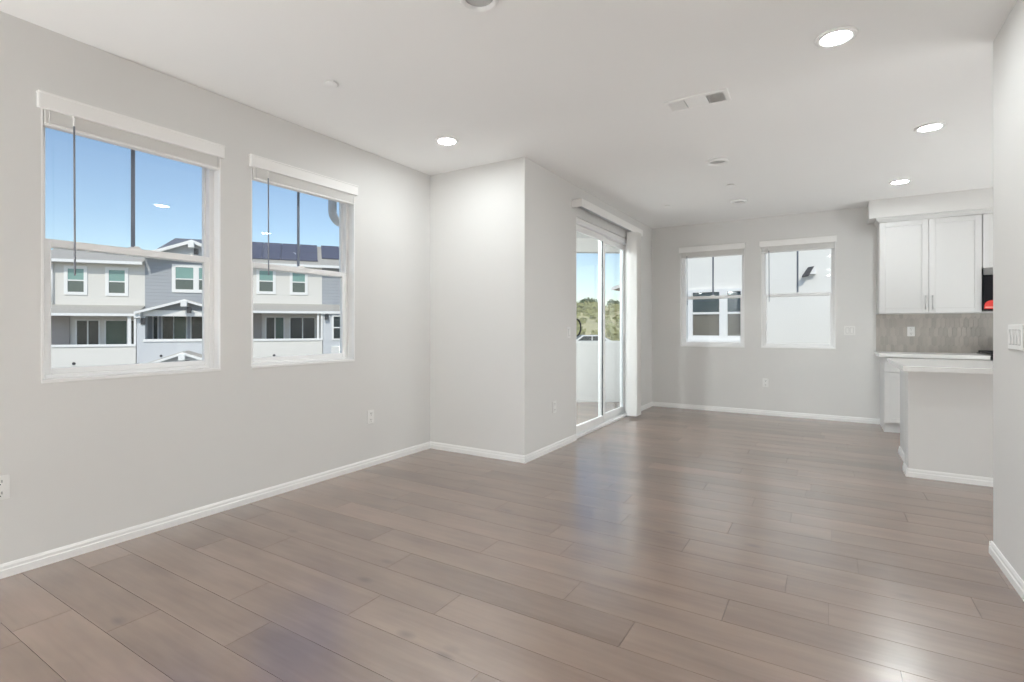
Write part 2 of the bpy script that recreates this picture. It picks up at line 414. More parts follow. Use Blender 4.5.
# ---------------------------------------------------------------- raised blinds
def make_blind(label, loc, rz, w, wand_len, wand_x):
    r = thing('window_blind', label, 'blind', loc, rz, 'raised white window blinds')
    h = WZ1-WZ0
    v = MB(); v.box(-0.018, w+0.012, -0.030, 0.000, h-0.062, h+0.020, bev=0.004, seg=2)
    v.box(-0.020, w+0.014, -0.033, 0.0, h+0.010, h+0.022, bev=0.003)
    v.build('valance', M['blind'], r)
    MB().box(0.012, w-0.012, -0.014, 0.040, h-0.05, h-0.012, bev=0.003).build('headrail', M['blind'], r)
    sl = MB(); n = 14
    for i in range(n):
        z = h-0.052-0.0052*i
        sl.box(0.012, w-0.012, -0.014, 0.036, z-0.0042, z, bev=0.001)
    sl.build('slat_stack', M['slat'], r)
    zb = h-0.052-0.0052*n
    MB().box(0.011, w-0.011, -0.015, 0.038, zb-0.016, zb-0.001, bev=0.003).build('bottom_rail', M['blind'], r)
    wx = wand_x
    hk = MB(); hk.tube([(wx, -0.012, h-0.055), (wx, -0.022, h-0.075), (wx, -0.022, h-0.115)], 0.006, 8); hk.build('wand_hook', M['blind'], r)
    MB().cyl((wx, -0.022, h-0.11), (wx+0.004, -0.020, h-0.10-wand_len), 0.0045, n=10).build('tilt_wand', M['wand'], r)
    for q in (0.03, w-0.03): MB().tube([(q, -0.018, h-0.055), (q, -0.019, h-0.10), (q, -0.014, zb-0.012)], 0.0018, 6).build('lift_cord', M['cord'], r)
    return r
b = 'raised white blind with valance and tilt wand over '
make_blind(b+'the window nearest the camera', (XL, WIN_L[0][0], WZ0), R(90), WIN_L[0][1]-WIN_L[0][0], 0.80, 0.128)
make_blind(b+'the left wall window beside the corner', (XL, WIN_L[1][0], WZ0), R(90), WIN_L[1][1]-WIN_L[1][0], 0.70, 0.115)
make_blind(b+'the far window showing a neighbouring window', (WIN_F[0][0], YF, WZ0), 0, WIN_F[0][1]-WIN_F[0][0], 0.74, 0.10)
make_blind(b+'the far window beside the kitchen cabinets', (WIN_F[1][0], YF, WZ0), 0, WIN_F[1][1]-WIN_F[1][0], 0.72, 0.10)

# ---------------------------------------------------------------- sliding balcony door (local x along +Y, y outward)
def make_door():
    w = DY1-DY0; h = DZ
    r = bpy.data.objects.new('door_1', None); C.objects.link(r); r.location = (XD, DY0, 0); r.rotation_euler = (0, 0, R(90))
    struct(r, 'white framed two-panel sliding glass balcony door', 'door')
    f = MB(); y0, y1 = 0.012, 0.150
    f.box(0.002, 0.040, y0, y1, 0.0, h-0.004, bev=0.003); f.box(w-0.040, w-0.002, y0, y1, 0.0, h-0.004, bev=0.003)
    f.box(0.04, w-0.04, y0, y1, h-0.065, h-0.004, bev=0.003)
    f.build('door_frame', M['vinyl'], r)
    t = MB(); t.box(0.04, w-0.04, y0, y1, 0.0, 0.030, bev=0.004); t.box(0.04, w-0.04, 0.055, 0.063, 0.03, 0.046, bev=0.002); t.box(0.04, w-0.04, 0.095, 0.103, 0.03, 0.046, bev=0.002)
    t.build('threshold_track', M['vinyl'], r)
    def panel(name, xa, xb, ya, yb, m):
        p = MB(); s = 0.052
        p.box(xa, xa+s, ya, yb, 0.046, h-0.067, bev=0.004); p.box(xb-s, xb, ya, yb, 0.046, h-0.067, bev=0.004)
        p.box(xa+s, xb-s, ya, yb, 0.046, 0.125, bev=0.004); p.box(xa+s, xb-s, ya, yb, h-0.135, h-0.067, bev=0.004)
        o = p.build(name, m, r)
        ym = (ya+yb)/2
        MB().box(xa+s-0.006, xb-s+0.006, ym-0.003, ym+0.003, 0.119, h-0.129).build('pane', M['glass'], o)
        gk = MB()
        gk.box(xa+s, xa+s+0.006, ym-0.007, ym+0.007, 0.125, h-0.135); gk.box(xb-s-0.006, xb-s, ym-0.007, ym+0.007, 0.125, h-0.135)
        gk.build('glazing_seal', M['seal'] if name == 'sliding_panel' else M['vinylgrey'], o)
        return o
    a = panel('sliding_panel', 0.030, 0.965, 0.042, 0.078, M['vinyl'])
    panel('fixed_panel', 0.913, w-0.030, 0.081, 0.117, M['vinyl'])
    hd = MB(); pts = []
    for i in range(13):
        q = math.pi*i/12
        pts.append((0.058+0.012*math.sin(q), 0.038-0.062*math.sin(q)**0.8, 1.115+0.095-0.095*math.cos(q)))
    hd.tube(pts, 0.009, 10)
    hd.box(0.044, 0.072, 0.030, 0.042, 1.08, 1.34, bev=0.003)
    hd.build('door_handle', M['handleblack'], a)
    return r
make_door()

# vertical blind: cassette valance and vanes stacked at the far side of the door
def make_vertical_blind():
    r = thing('vertical_blind', 'white vertical blind stacked at the far side of the balcony door', 'blind', (XD, 4.97, 0))
    v = MB(); L = 2.09
    v.box(0.105, 0.121, 0, L, 2.482, 2.562, bev=0.004); v.box(0.0, 0.105, 0, 0.012, 2.482, 2.562, bev=0.003); v.box(0.0, 0.105, L-0.012, L, 2.482, 2.562, bev=0.003)
    v.box(0.0, 0.119, 0.0, L, 2.552, 2.566, bev=0.003)
    v.build('valance', M['blind'], r)
    MB().box(0.035, 0.085, 0.02, L-0.02, 2.505, 2.545, bev=0.004).build('headrail', M['vinylgrey'], r)
    n = 15; rng = random.Random(2)
    for i in range(n):
        y = 1.705+0.0125*i; tilt = R(6)+rng.uniform(-0.02, 0.02)
        m = MB(); pts = []
        wv = 0.138
        for k in range(9):
            q = k/8-0.5; bow = 0.006*(1-4*q*q)
            pts.append((0.088+wv*q*math.cos(tilt)-bow*math.sin(tilt), y+wv*q*math.sin(tilt)-bow*math.cos(tilt)))
        th = 0.0012
        poly = [(x, yy, 0.032) for x, yy in pts]+[(x, yy+th, 0.032) for x, yy in pts[::-1]]
        m.prism(poly, (0, 0, 2.455)); m.box(0.083, 0.087, y-0.010, y-0.006, 2.48, 2.51)
        m.build('vane', M['blind'], r)
    return r
make_vertical_blind()

# ---------------------------------------------------------------- switch and outlet plates (local x along wall, -y into the room)
def plate_body(w, h):
    return MB().box(-w/2, w/2, -0.007, 0.0, -h/2, h/2, bev=0.003, seg=2)
def make_outlet(label, loc, rz, w=0.074, h=0.118):
    r = thing('wall_outlet', label, 'outlet', loc, rz, 'white wall outlets')
    plate_body(w, h).build('cover_plate', M['plate'], r)
    for s in (-1, 1):
        d = MB(); d.box(-0.017, 0.017, -0.0095, -0.006, s*0.028-0.021, s*0.028+0.021, bev=0.006, seg=2)
        o = d.build('socket', M['plate'], r)
        q = MB()
        q.box(-0.008, -0.0055, -0.0102, -0.009, s*0.028-0.002, s*0.028+0.010); q.box(0.0055, 0.008, -0.0102, -0.009, s*0.028-0.003, s*0.028+0.010)
        q.cyl((0, -0.0102, s*0.028-0.011), (0, -0.009, s*0.028-0.011), 0.0032, n=10)
        q.build('slots', M['slot'], o)
    MB().cyl((0, -0.0085, 0), (0, -0.006, 0), 0.003, n=10).build('screw', M['plate'], r)
    return r
def make_switch(label, loc, rz, gangs, group=None):
    r = thing('light_switch', label, 'light switch', loc, rz, group)
    w = 0.072+0.046*(gangs-1)
    plate_body(w, 0.118).build('cover_plate', M['plate'], r)
    for g in range(gangs):
        x = (g-(gangs-1)/2)*0.046
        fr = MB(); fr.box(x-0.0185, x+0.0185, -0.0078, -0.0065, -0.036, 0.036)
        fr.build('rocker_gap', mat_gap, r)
        p = MB(); k = 0.0155
        p.prism([(x-k, -0.007, -0.033), (x-k, -0.0085, -0.033), (x-k, -0.0100, 0.0), (x-k, -0.0130, 0.033), (x-k, -0.007, 0.033)], (2*k, 0, 0))
        p.build('rocker', M['plate'], r)
    return r
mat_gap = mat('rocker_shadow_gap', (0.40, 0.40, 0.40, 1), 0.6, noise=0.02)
make_outlet('white duplex outlet low on the wall, cut by the photo edge', (XL, 0.822, 0.436), R(90))
make_outlet('white duplex outlet low under the window beside the corner', (XL, 3.186, 0.430), R(90))
make_outlet('white duplex outlet low on the wall before the balcony door', (XD, 4.563, 0.424), R(90))
make_outlet('white duplex outlet low on the end wall below the windows', (-0.728, YF, 0.446), 0)
make_outlet('white outlet on the grey tile backsplash', (0.872, YF-0.012, 1.163), 0)
make_switch('single white rocker switch beside the balcony door handle', (XD, 4.897, 1.160), R(90), 1)
make_switch('white double switch plate between the far window and kitchen', (0.245, YF, 1.172), 0, 2)
make_switch('white four-rocker switch plate on the near white wall', (XR, 3.285, 1.165), R(-90), 4)

# ---------------------------------------------------------------- ceiling fittings
def make_downlight(label, x, y, lit='down'):
    r = thing('recessed_light', label, 'ceiling light', (x, y, H), 0, 'lit recessed ceiling lights' if lit else 'unlit recessed ceiling lights')
    t = MB()
    t.lathe([(0.066, -0.002), (0.068, -0.007), (0.074, -0.011), (0.088, -0.010), (0.096, -0.006), (0.098, 0.0), (0.066, 0.0)], 48)
    t.build('trim_ring', M['trim'], r)
    if lit:
        MB().lathe([(0, -0.0075), (0.050, -0.007), (0.0672, -0.0055), (0.0672, -0.001), (0, -0.001)], 48).build('lamp_lens', M['lamp_'+lit], r)
    else:
        MB().lathe([(0, -0.0035), (0.05, -0.0035), (0.0672, -0.003), (0.0672, -0.001), (0, -0.001)], 48).build('lamp_lens', M['slat'], r)
    return r
make_downlight('lit round ceiling light nearest the camera, beyond the air vent', 0.039, 3.197)
make_downlight('lit round ceiling light midway between vent and kitchen soffit', 0.668, 5.008)
make_downlight('lit round ceiling light just before the kitchen soffit', 0.650, 6.713)
make_downlight('lit round ceiling light by the projecting wall corner', -2.651, 3.306)
for x, y in ((0.04, 0.2), (0.04, -1.5)): make_downlight('added round fill light behind the camera', x, y, 'fill_back')   # unseen downlights added to brighten the room
for x, y in ((2.25, 5.0), (2.25, 6.7), (2.25, 3.2)): make_downlight('added round fill light over the hidden kitchen side', x, y, 'fill_kitchen')  # kitchen downlights out of view, also added as fill
def make_unlit_fitting(label, x, y, r0, d):
    r = thing('ceiling_fitting', label, 'ceiling fitting', (x, y, H), 0, 'round unlit ceiling fittings')
    MB().lathe([(r0*0.74, -0.001), (r0*0.76, -0.018), (r0*0.86, -0.024), (r0*0.97, -0.016), (r0, 0.0), (r0*0.74, 0.0)], 40).build('trim_ring', M['trim'], r)
    MB().lathe([(0, -0.004), (r0*0.6, -0.003), (r0*0.75, -0.002), (r0*0.75, -0.0005), (0, -0.0005)], 40).build('recess_shade', M['recess_shade'], r)  # grey disc painting in the shade of the open recess
    return r
make_unlit_fitting('round white unlit ceiling fitting nearer the camera', -0.859, 5.011, 0.098, 0)
make_unlit_fitting('round white unlit ceiling fitting farthest from the camera', -0.909, 6.731, 0.095, 0)
make_unlit_fitting('round white fitting at the top edge of the photo', -1.376, 1.950, 0.090, 0)
def make_sprinkler(label, x, y, r0, drop):
    r = thing('sprinkler_cover', label, 'sprinkler', (x, y, H), 0, 'flat round sprinkler covers')
    MB().lathe([(0, -drop), (r0*0.9, -drop), (r0, -drop+0.002), (r0, -drop+0.004), (r0*0.7, -drop+0.005), (0, -drop+0.005)], 36).build('cover_disc', M['trim'], r)
    MB().lathe([(r0*0.55, -drop+0.004), (r0*0.62, 0.0)], 30).lathe([(r0*0.55, -drop+0.004), (r0*0.50, 0.0)], 30).build('sleeve', M['slat'], r)
    return r
make_sprinkler('small round sprinkler cover above the two left windows', -2.635, 2.141, 0.042, 0.018)
make_sprinkler('small bright disc cover between two unlit ceiling fittings', -0.881, 5.907, 0.058, 0.022)
make_sprinkler('tiny sprinkler cover near the end of the door blind', -1.711, 6.508, 0.042, 0.016)
def make_vent():
    x0, x1, y0, y1 = -0.955, -0.545, 3.512, 3.710
    r = thing('air_vent', 'white rectangular ceiling air register with two louvred ends', 'air vent', ((x0+x1)/2, (y0+y1)/2, H))
    w, d = x1-x0, y1-y0
    f = MB(); b = 0.026
    f.box(-w/2, w/2, -d/2, -d/2+b, -0.010, 0, bev=0.003); f.box(-w/2, w/2, d/2-b, d/2, -0.010, 0, bev=0.003)
    f.box(-w/2, -w/2+b+0.006, -d/2+b, d/2-b, -0.010, 0, bev=0.003); f.box(w/2-b-0.006, w/2, -d/2+b, d/2-b, -0.010, 0, bev=0.003)
    f.box(-0.068, 0.068, -d/2+b, d/2-b, -0.009, 0, bev=0.002)
    f.build('face_frame', M['trim'], r)
    MB().box(-w/2+0.02, w/2-0.02, -d/2+0.02, d/2-0.02, -0.0015, -0.0005).build('duct_opening', M['sleeve'], r)
    for s in (-1, 1):
        xa, xb = (0.072, w/2-0.034) if s > 0 else (-w/2+0.034, -0.072)
        n = 9
        lv = MB()
        for i in range(n):
            x = xa+(xb-xa)*(i+0.5)/n; t = R(42) 
            dx, dz = 0.0075*math.sin(t)*1, 0.0055*math.cos(t)
            sx = -1 if s > 0 else 1
            lv.prism([(x-dx*sx-0.0009, -d/2+b, -0.009), (x-dx*sx+0.0009, -d/2+b, -0.009), (x+dx*sx*0.6+0.0009, -d/2+b, -0.0018), (x+dx*sx*0.6-0.0009, -d/2+b, -0.0018)], (0, d-2*b, 0))
        lv.build('louvre_bank', M['trim'], r)
    return r
make_vent()

# fill lamps added on unseen walls: a backplate and a half-globe diffuser (local -y into the room)
def make_fill_lamp(label, loc, rz, which):
    r = thing('fill_wall_lamp', label, 'wall lamp', loc, rz, 'added half-globe fill lamps out of view')
    MB().cyl((0, 0, 0), (0, -0.02, 0), 0.17, n=40).build('backplate', M['steel'], r)
    m = MB(); R0 = 0.155
    m.lathe([(R0*math.cos(math.pi/2*q/12), R0*math.sin(math.pi/2*q/12)) for q in range(13)], 40)
    bmesh.ops.transform(m.bm, matrix=Matrix.Translation((0, -0.02, 0)) @ Matrix.Rotation(R(90), 4, 'X'), verts=m.bm.verts)
    m.build('diffuser', M[which], r)
    return r
make_fill_lamp('added half-globe fill lamp on the window wall behind the camera', (XL, -0.70, 0.38), R(90), 'lamp_wall_window')
make_fill_lamp('added half-globe fill lamp on the window wall in the back corner', (XL, -1.40, 0.38), R(90), 'lamp_wall_window')
make_fill_lamp('added half-globe fill lamp on the kitchen side wall facing the island', (XK, 5.2, 0.38), R(-90), 'lamp_wall_kitchen')
make_fill_lamp('added half-globe fill lamp on the kitchen side wall by the range', (XK, 6.4, 0.38), R(-90), 'lamp_wall_kitchen')
make_fill_lamp('added half-globe fill lamp on the kitchen side wall beyond the near wall', (XK, 4.0, 0.38), R(-90), 'lamp_wall_kitchen')

# ---------------------------------------------------------------- kitchen
CX0, CX1 = 0.532, 1.464
struct(MB().box(0.428, XK, YF-0.385, YF, 2.520, H, bev=0.003).build('trim_1', M['wall']), 'boxed soffit above the wall cupboards', 'soffit')
def shaker(mb, x0, x1, y, z0, z1, st=0.058):
    """raised rails and stiles round a recessed panel; y is the front face, the door is 0.02 thick behind it"""
    mb.box(x0, x0+st, y, y+0.02, z0, z1, bev=0.002); mb.box(x1-st, x1, y, y+0.02, z0, z1, bev=0.002)
    mb.box(x0+st, x1-st, y, y+0.02, z1-st, z1, bev=0.002); mb.box(x0+st, x1-st, y, y+0.02, z0, z0+st, bev=0.002)
    mb.box(x0+st, x1-st, y+0.009, y+0.019, z0+st, z1-st)
    return mb
def bar_pull(parent, x, y, z0, z1):
    h = MB(); h.cyl((x, y-0.030, z0), (x, y-0.030, z1), 0.006, n=12)
    for z in (z0+0.02, z1-0.02): h.cyl((x, y-0.030, z), (x, y, z), 0.0045, n=8)
    return h.build('handle', M['steel'], parent)
def bar_pull_h(parent, x0, x1, y, z):
    h = MB(); h.cyl((x0, y-0.030, z), (x1, y-0.030, z), 0.006, n=12)
    for x in (x0+0.02, x1-0.02): h.cyl((x, y-0.030, z), (x, y, z), 0.0045, n=8)
    return h.build('handle', M['steel'], parent)
def upper_cabinet(label, x0, x1, z0, z1, doors, pulls):
    r = thing('wall_cabinet', label, 'cabinet', ((x0+x1)/2, YF, z0), 0, 'white kitchen wall cabinets')
    ox, oy, oz = -(x0+x1)/2, -YF, -z0
    yf = YF-0.33
    MB().box(x0+ox, x1+ox, yf+0.021+oy, 0, 0, z1-z0, bev=0.002).build('body', M['cab'], r)
    n = len(doors)
    for (a, b), px in zip(doors, pulls):
        d = shaker(MB(), a+ox, b+ox, yf+oy, 0.004, z1-z0-0.004).build('door', M['cab'], r)
        bar_pull(d, px+ox, yf+oy, 0.045, 0.205)
    cm = MB()
    cm.prism([(x0+ox-(0.03 if x0 < 1 else 0), yf+oy-0.03, z1-z0+0.0495), (x0+ox-(0.03 if x0 < 1 else 0), yf+oy-0.03, z1-z0+0.035), (x0+ox, yf+oy, z1-z0+0.0), (x0+ox, yf+oy+0.02, z1-z0), (x0+ox, yf+oy+0.02, z1-z0+0.0495)], (x1-x0+(0.03 if x0 < 1 else 0), 0, 0))
    if x0 < 1: cm.prism([(x0+ox-0.03, yf+oy-0.0, z1-z0+0.0495), (x0+ox-0.03, yf+oy, z1-z0+0.035), (x0+ox, yf+oy, z1-z0), (x0+ox+0.02, yf+oy, z1-z0), (x0+ox+0.02, yf+oy, z1-z0+0.0495)], (0, 0.328, 0))
    cm.build('crown_moulding', M['cab'], r)
    return r
upper_cabinet('white two-door kitchen wall cabinet above the tile backsplash', CX0, CX1, 1.375, 2.470, [(CX0+0.003, 0.997), (1.001, CX1-0.003)], [0.968, 1.030])
upper_cabinet('short white wall cabinet above the black microwave', 1.467, 2.227, 1.866, 2.470, [(1.470, 1.845), (1.849, 2.224)], [1.815, 1.879])

def make_microwave():
    x0, x1, z0, z1 = 1.470, 2.226, 1.395, 1.862; yf = YF-0.365
    r = thing('microwave', 'black over-range microwave with a red patch on its front', 'microwave', ((x0+x1)/2, YF, z0))
    ox, oy, oz = -(x0+x1)/2, -YF, -z0
    MB().box(x0+ox, x1+ox, yf+0.035+oy, -0.002, 0, z1-z0, bev=0.003).build('body', M['black'], r)
    v = MB(); v.box(x0+ox, x1+ox, yf+0.004+oy, yf+0.035+oy, z1-z0-0.072, z1-z0, bev=0.003)
    for i in range(3): v.box(x0+ox+0.03, x1+ox-0.03, yf+0.002+oy, yf+0.006+oy, z1-z0-0.058+0.018*i, z1-z0-0.050+0.018*i)
    v.build('vent_strip', M['steel'], r)
    d = MB().box(x0+ox, x1+ox-0.17, yf+oy, yf+0.033+oy, 0.004, z1-z0-0.074, bev=0.004).build('door', M['black'], r)
    bar_pull(d, x1+ox-0.20, yf+oy, 0.05, 0.35)
    c = MB().box(x1+ox-0.167, x1+ox, yf+oy, yf+0.033+oy, 0.004, z1-z0-0.074, bev=0.004)
    c.build('control_panel', M['black'], r)
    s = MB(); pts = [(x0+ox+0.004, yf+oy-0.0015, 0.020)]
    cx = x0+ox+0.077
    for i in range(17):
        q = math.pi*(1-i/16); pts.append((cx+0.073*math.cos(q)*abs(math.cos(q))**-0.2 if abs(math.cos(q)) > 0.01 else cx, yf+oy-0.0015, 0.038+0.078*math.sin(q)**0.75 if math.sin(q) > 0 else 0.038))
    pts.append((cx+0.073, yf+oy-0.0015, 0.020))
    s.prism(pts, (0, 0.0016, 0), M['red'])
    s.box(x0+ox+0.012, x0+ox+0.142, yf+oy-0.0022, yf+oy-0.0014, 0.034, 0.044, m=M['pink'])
    s.build('red_patch', None, r)  # flat red dome-shaped patch with a paler line near its base
    return r
make_microwave()

# backsplash: tall picket tiles on grout
def make_backsplash():
    mb = MB(); bm = mb.bm; lay = bm.faces.layers.float.new('tone'); rng = random.Random(9)
    x0, x1, z0, z1 = 0.523, XK, 0.912, 1.374
    y = YF
    r = bmesh.ops.create_cube(bm, size=1, matrix=Matrix.Translation(((x0+x1)/2, y-0.003, (z0+z1)/2)) @ Matrix.Diagonal((x1-x0, 0.006, z1-z0, 1)))
    for f in {f for v in r['verts'] for f in v.link_faces}: f.material_index = 1
    w, hh, pt, g = 0.042, 0.132, 0.024, 0.0014      # tile width, full height, point height
    step = hh-pt
    row = 0; zc = z0+0.03
    def clip(poly, f, lim, sign):
        out = []
        for i in range(len(poly)):
            a, b = poly[i], poly[(i+1) % len(poly)]
            ia, ib = sign*(a[f]-lim) <= 0, sign*(b[f]-lim) <= 0
            if ia: out.append(a)
            if ia != ib:
                t = (lim-a[f])/(b[f]-a[f]); out.append(tuple(a[k]+t*(b[k]-a[k]) for k in (0, 1)))
        return out
    while zc-hh/2 < z1:
        n = int((min(x1, 2.6)-x0)/w)+2
        for i in range(n):
            cx = x0+i*w+(w/2 if row % 2 else 0)
            p = [(cx-w/2+g, zc-hh/2+pt), (cx, zc-hh/2+g), (cx+w/2-g, zc-hh/2+pt), (cx+w/2-g, zc+hh/2-pt), (cx, zc+hh/2-g), (cx-w/2+g, zc+hh/2-pt)]
            for f, lim, sg in ((0, x0, -1), (0, x1, 1), (1, z0, -1), (1, z1, 1)):
                p = clip(p, f, lim, sg) if len(p) > 2 else []
            if len(p) < 3: continue
            t = rng.random()
            A = [bm.verts.new((q[0], y-0.0105, q[1])) for q in p]; B = [bm.verts.new((q[0], y-0.005, q[1])) for q in p]
            f = bm.faces.new(A); f[lay] = t
            for k in range(len(p)):
                j = (k+1) % len(p); f = bm.faces.new((A[k], A[j], B[j], B[k])); f[lay] = t
        zc += step; row += 1
    bmesh.ops.recalc_face_normals(bm, faces=list(bm.faces))
    m = mat('picket_tile', lin(176, 172, 166), 0.25)
    nt = m.node_tree; at = nt.nodes.new('ShaderNodeAttribute'); at.attribute_name = 'tone'
    rp = nt.nodes.new('ShaderNodeValToRGB'); rp.color_ramp.elements[0].color = lin(180, 175, 169); rp.color_ramp.elements[1].color = lin(198, 192, 185)
    nt.links.new(at.outputs['Fac'], rp.inputs[0]); nt.links.new(rp.outputs[0], nt.nodes['Principled BSDF'].inputs['Base Color'])
    mb.mats = [m, mat('grout', lin(196, 193, 188), 0.8, noise=0.03)]
    return tag(mb.build('tile_backsplash'), 'grey picket tile backsplash behind the kitchen counter', 'backsplash')
make_backsplash()

def make_base_cabinet():
    x0, x1 = 0.560, 1.464; yf = 7.300
    r = thing('base_cabinet', 'white kitchen base cabinet below the tile backsplash', 'cabinet', ((x0+x1)/2, YF, 0))
    ox, oy = -(x0+x1)/2, -YF
    b = MB(); b.box(x0+ox, x1+ox, yf+0.021+oy, -0.001, 0.100, 0.871, bev=0.002)
    b.build('body', M['cab'], r)
    MB().box(x0+ox+0.004, x1+ox, yf+0.06+oy, -0.001, 0.0, 0.100).build('toe_kick', M['cab'], r)
    for a, c in ((x0+0.004, 1.010), (1.014, x1-0.004)):
        d = shaker(MB(), a+ox, c+ox, yf+oy, 0.115, 0.690).build('door', M['cab'], r)
        bar_pull(d, (c-0.03 if a < 1 else a+0.03)+ox, yf+oy, 0.50, 0.64)
        q = MB().box(a+ox, c+ox, yf+oy, yf+0.02+oy, 0.705, 0.862, bev=0.002).build('drawer', M['cab'], r)
        bar_pull_h(q, (a+c)/2+ox-0.07, (a+c)/2+ox+0.07, yf+oy, 0.785)
    return r
make_base_cabinet()
tag(MB().box(0.508, 1.468, 7.262, YF-0.011, 0.872, 0.912, bev=0.003, seg=2).build('countertop', M['quartz']), 'white quartz countertop on the base cabinet by the backsplash', 'countertop')

def make_range():
    x0, x1 = 1.474, 2.224; yf = 7.255
    r = thing('kitchen_range', 'black kitchen range partly hidden behind the near wall', 'stove', ((x0+x1)/2, YF, 0))
    ox, oy = -(x0+x1)/2, -YF
    MB().box(x0+ox, x1+ox, yf+0.045+oy, -0.02, 0.02, 0.905, bev=0.003).build('body', M['steel'], r)
    MB().box(x0+ox, x1+ox, yf+0.0+oy, -0.015, 0.905, 0.926, bev=0.004).build('cooktop', M['black'], r)
    MB().box(x0+ox, x1+ox, yf+oy, yf+0.044+oy, 0.80, 0.904, bev=0.004).build('control_panel', M['black'], r)
    d = MB().box(x0+ox+0.004, x1+ox-0.004, yf+0.004+oy, yf+0.044+oy, 0.22, 0.79, bev=0.004).build('oven_door', M['steel'], r)
    MB().box(x0+ox+0.10, x1+ox-0.10, yf+0.001+oy, yf+0.006+oy, 0.33, 0.64, bev=0.002).build('oven_window', M['black'], d)
    bar_pull_h(d, x0+ox+0.06, x1+ox-0.06, yf+0.004+oy, 0.745)
    MB().box(x0+ox+0.004, x1+ox-0.004, yf+0.006+oy, yf+0.044+oy, 0.06, 0.21, bev=0.004).build('drawer', M['steel'], r)
    for i in range(5):
        x = x0+ox+0.10+i*(x1-x0-0.2)/4
        MB().cyl((x, yf+oy-0.028, 0.852), (x, yf+oy, 0.852), 0.020, 0.023, n=20).build('knob', M['steel'], r)
    for a, b in ((x0+ox+0.01, ox+(x0+x1)/2-0.004), (ox+(x0+x1)/2+0.004, x1+ox-0.01)):
        g = MB(); z = 0.945
        ya, yb = yf+0.05+oy, -0.05
        for x in (a, b-0.014, (a+b)/2-0.007): g.box(x, x+0.014, ya, yb, z-0.012, z+0.004, bev=0.003)
        for k in range(5):
            y = ya+(yb-ya-0.014)*k/4; g.box(a, b, y, y+0.014, z-0.010, z+0.004, bev=0.003)
        for x in (a, b-0.014):
            for y in (ya, yb-0.014): g.box(x, x+0.014, y, y+0.014, 0.926, z)
        g.build('grate', M['iron'], r)
    for bx in (0.25, 0.75):
        for by in (0.28, 0.72):
            X = x0+ox+(x1-x0)*bx; Y = yf+oy+(YF-yf)*by
            MB().lathe([(0, 0.012), (0.035, 0.010), (0.042, 0.0), (0, 0.0)], 24, center=(X, Y, 0.926)).build('burner', M['iron'], r)
    return r
make_range()

def make_island():
    r = thing('kitchen_island', 'kitchen island with pale grey panelled front and white end', 'kitchen island', (1.45, 5.25, 0))
    ox, oy = -1.45, -5.25
    x1 = 2.40
    MB().box(0.560+ox, x1+ox, 0, 0.21, 0, 0.871, bev=0.003).build('pony_wall', M['wall'], r)
    MB().box(0.600+ox, x1+ox, 0.21, 0.945, 0, 0.871, bev=0.002).build('cabinet_body', M['cab'], r)
    bb = MB()
    def run(a, b, n):
        a = Vector((*a, 0)); b = Vector((*b, 0)); n = Vector((*n, 0))
        prof = [(0, 0), (BT, 0), (BT, 0.036), (BT*0.72, 0.041), (BT*0.72, 0.054), (BT*0.35, BH), (0, BH)]
        bb.prism([a+n*d+Vector((0, 0, z)) for d, z in prof], b-a)
    run((0.560-BT+0.0006+ox, 0), (x1+ox, 0), (0, -1)); run((0.560+ox, -BT+0.0006), (0.560+ox, 0.21+BT*0.5), (-1, 0)); run((0.600+ox, 0.21), (0.600+ox, 0.945), (-1, 0))
    bb.build('baseboard', M['trim'], r)
    for i in range(3):
        a = 0.62+i*0.595+ox; b = a+0.585
        m = MB()                                            # doors face the kitchen side
        st = 0.058; y0, y1 = 0.945, 0.965
        m.box(a, a+st, y0, y1, 0.11, 0.86, bev=0.002); m.box(b-st, b, y0, y1, 0.11, 0.86, bev=0.002); m.box(a+st, b-st, y0, y1, 0.80, 0.86, bev=0.002); m.box(a+st, b-st, y0, y1, 0.11, 0.17, bev=0.002)
        m.box(a+st, b-st, y0, y0+0.01, 0.17, 0.80)
        m.build('door', M['cab'], r)
    return r
make_island()
tag(MB().box(0.500, 2.44, 4.972, 6.235, 0.872, 0.912, bev=0.003, seg=2).build('island_countertop', M['quartz']), 'white quartz countertop overhanging the kitchen island', 'countertop')

# ---------------------------------------------------------------- balcony outside the sliding door
struct(MB().box(-4.95, XD-T, YJ+T, 8.15, -0.20, -0.03).build('balcony_floor', M['deck']), 'pale balcony floor', 'floor')
pa, pb = Vector((-4.95, 6.62, 0)), Vector((-2.60, 8.26, 0))
def balcony_run(name, a, b, th, z0, z1, m, label, cat):
    d = (b-a).normalized(); n = Vector((-d.y, d.x, 0))
    pts = [a, b, b+n*th, a+n*th]
    return struct(MB().prism([p+Vector((0, 0, z0)) for p in pts], (0, 0, z1-z0)).build(name, m), label, cat)
balcony_run('balcony_parapet', pa, pb, 0.14, -0.25, 0.962, M['stucco'], 'solid pale balcony parapet', 'parapet')
balcony_run('balcony_cap', pa-Vector((0.02, 0.03, 0)), pb, 0.19, 0.962, 0.992, M['exttrim'], 'white cap on the balcony parapet', 'parapet')
balcony_run('balcony_parapet_side', Vector((-4.95, YJ+T, 0)), Vector((-4.95, 6.62, 0)), 0.14, -0.25, 0.985, M['stucco'], 'solid pale side parapet of the balcony', 'parapet')
balcony_run('balcony_beam', pa, pb, 0.16, 2.44, 2.76, M['stucco'], 'pale beam edging the balcony soffit', 'beam')
struct(MB().prism([(-4.95, YJ+T, 2.66), (XD-T, YJ+T, 2.66), (XD-T, 8.26, 2.66), (-2.60, 8.26, 2.66), (-4.95, 6.62, 2.66)], (0, 0, 0.12)).build('balcony_ceiling', M['stucco']), 'pale balcony soffit', 'ceiling')

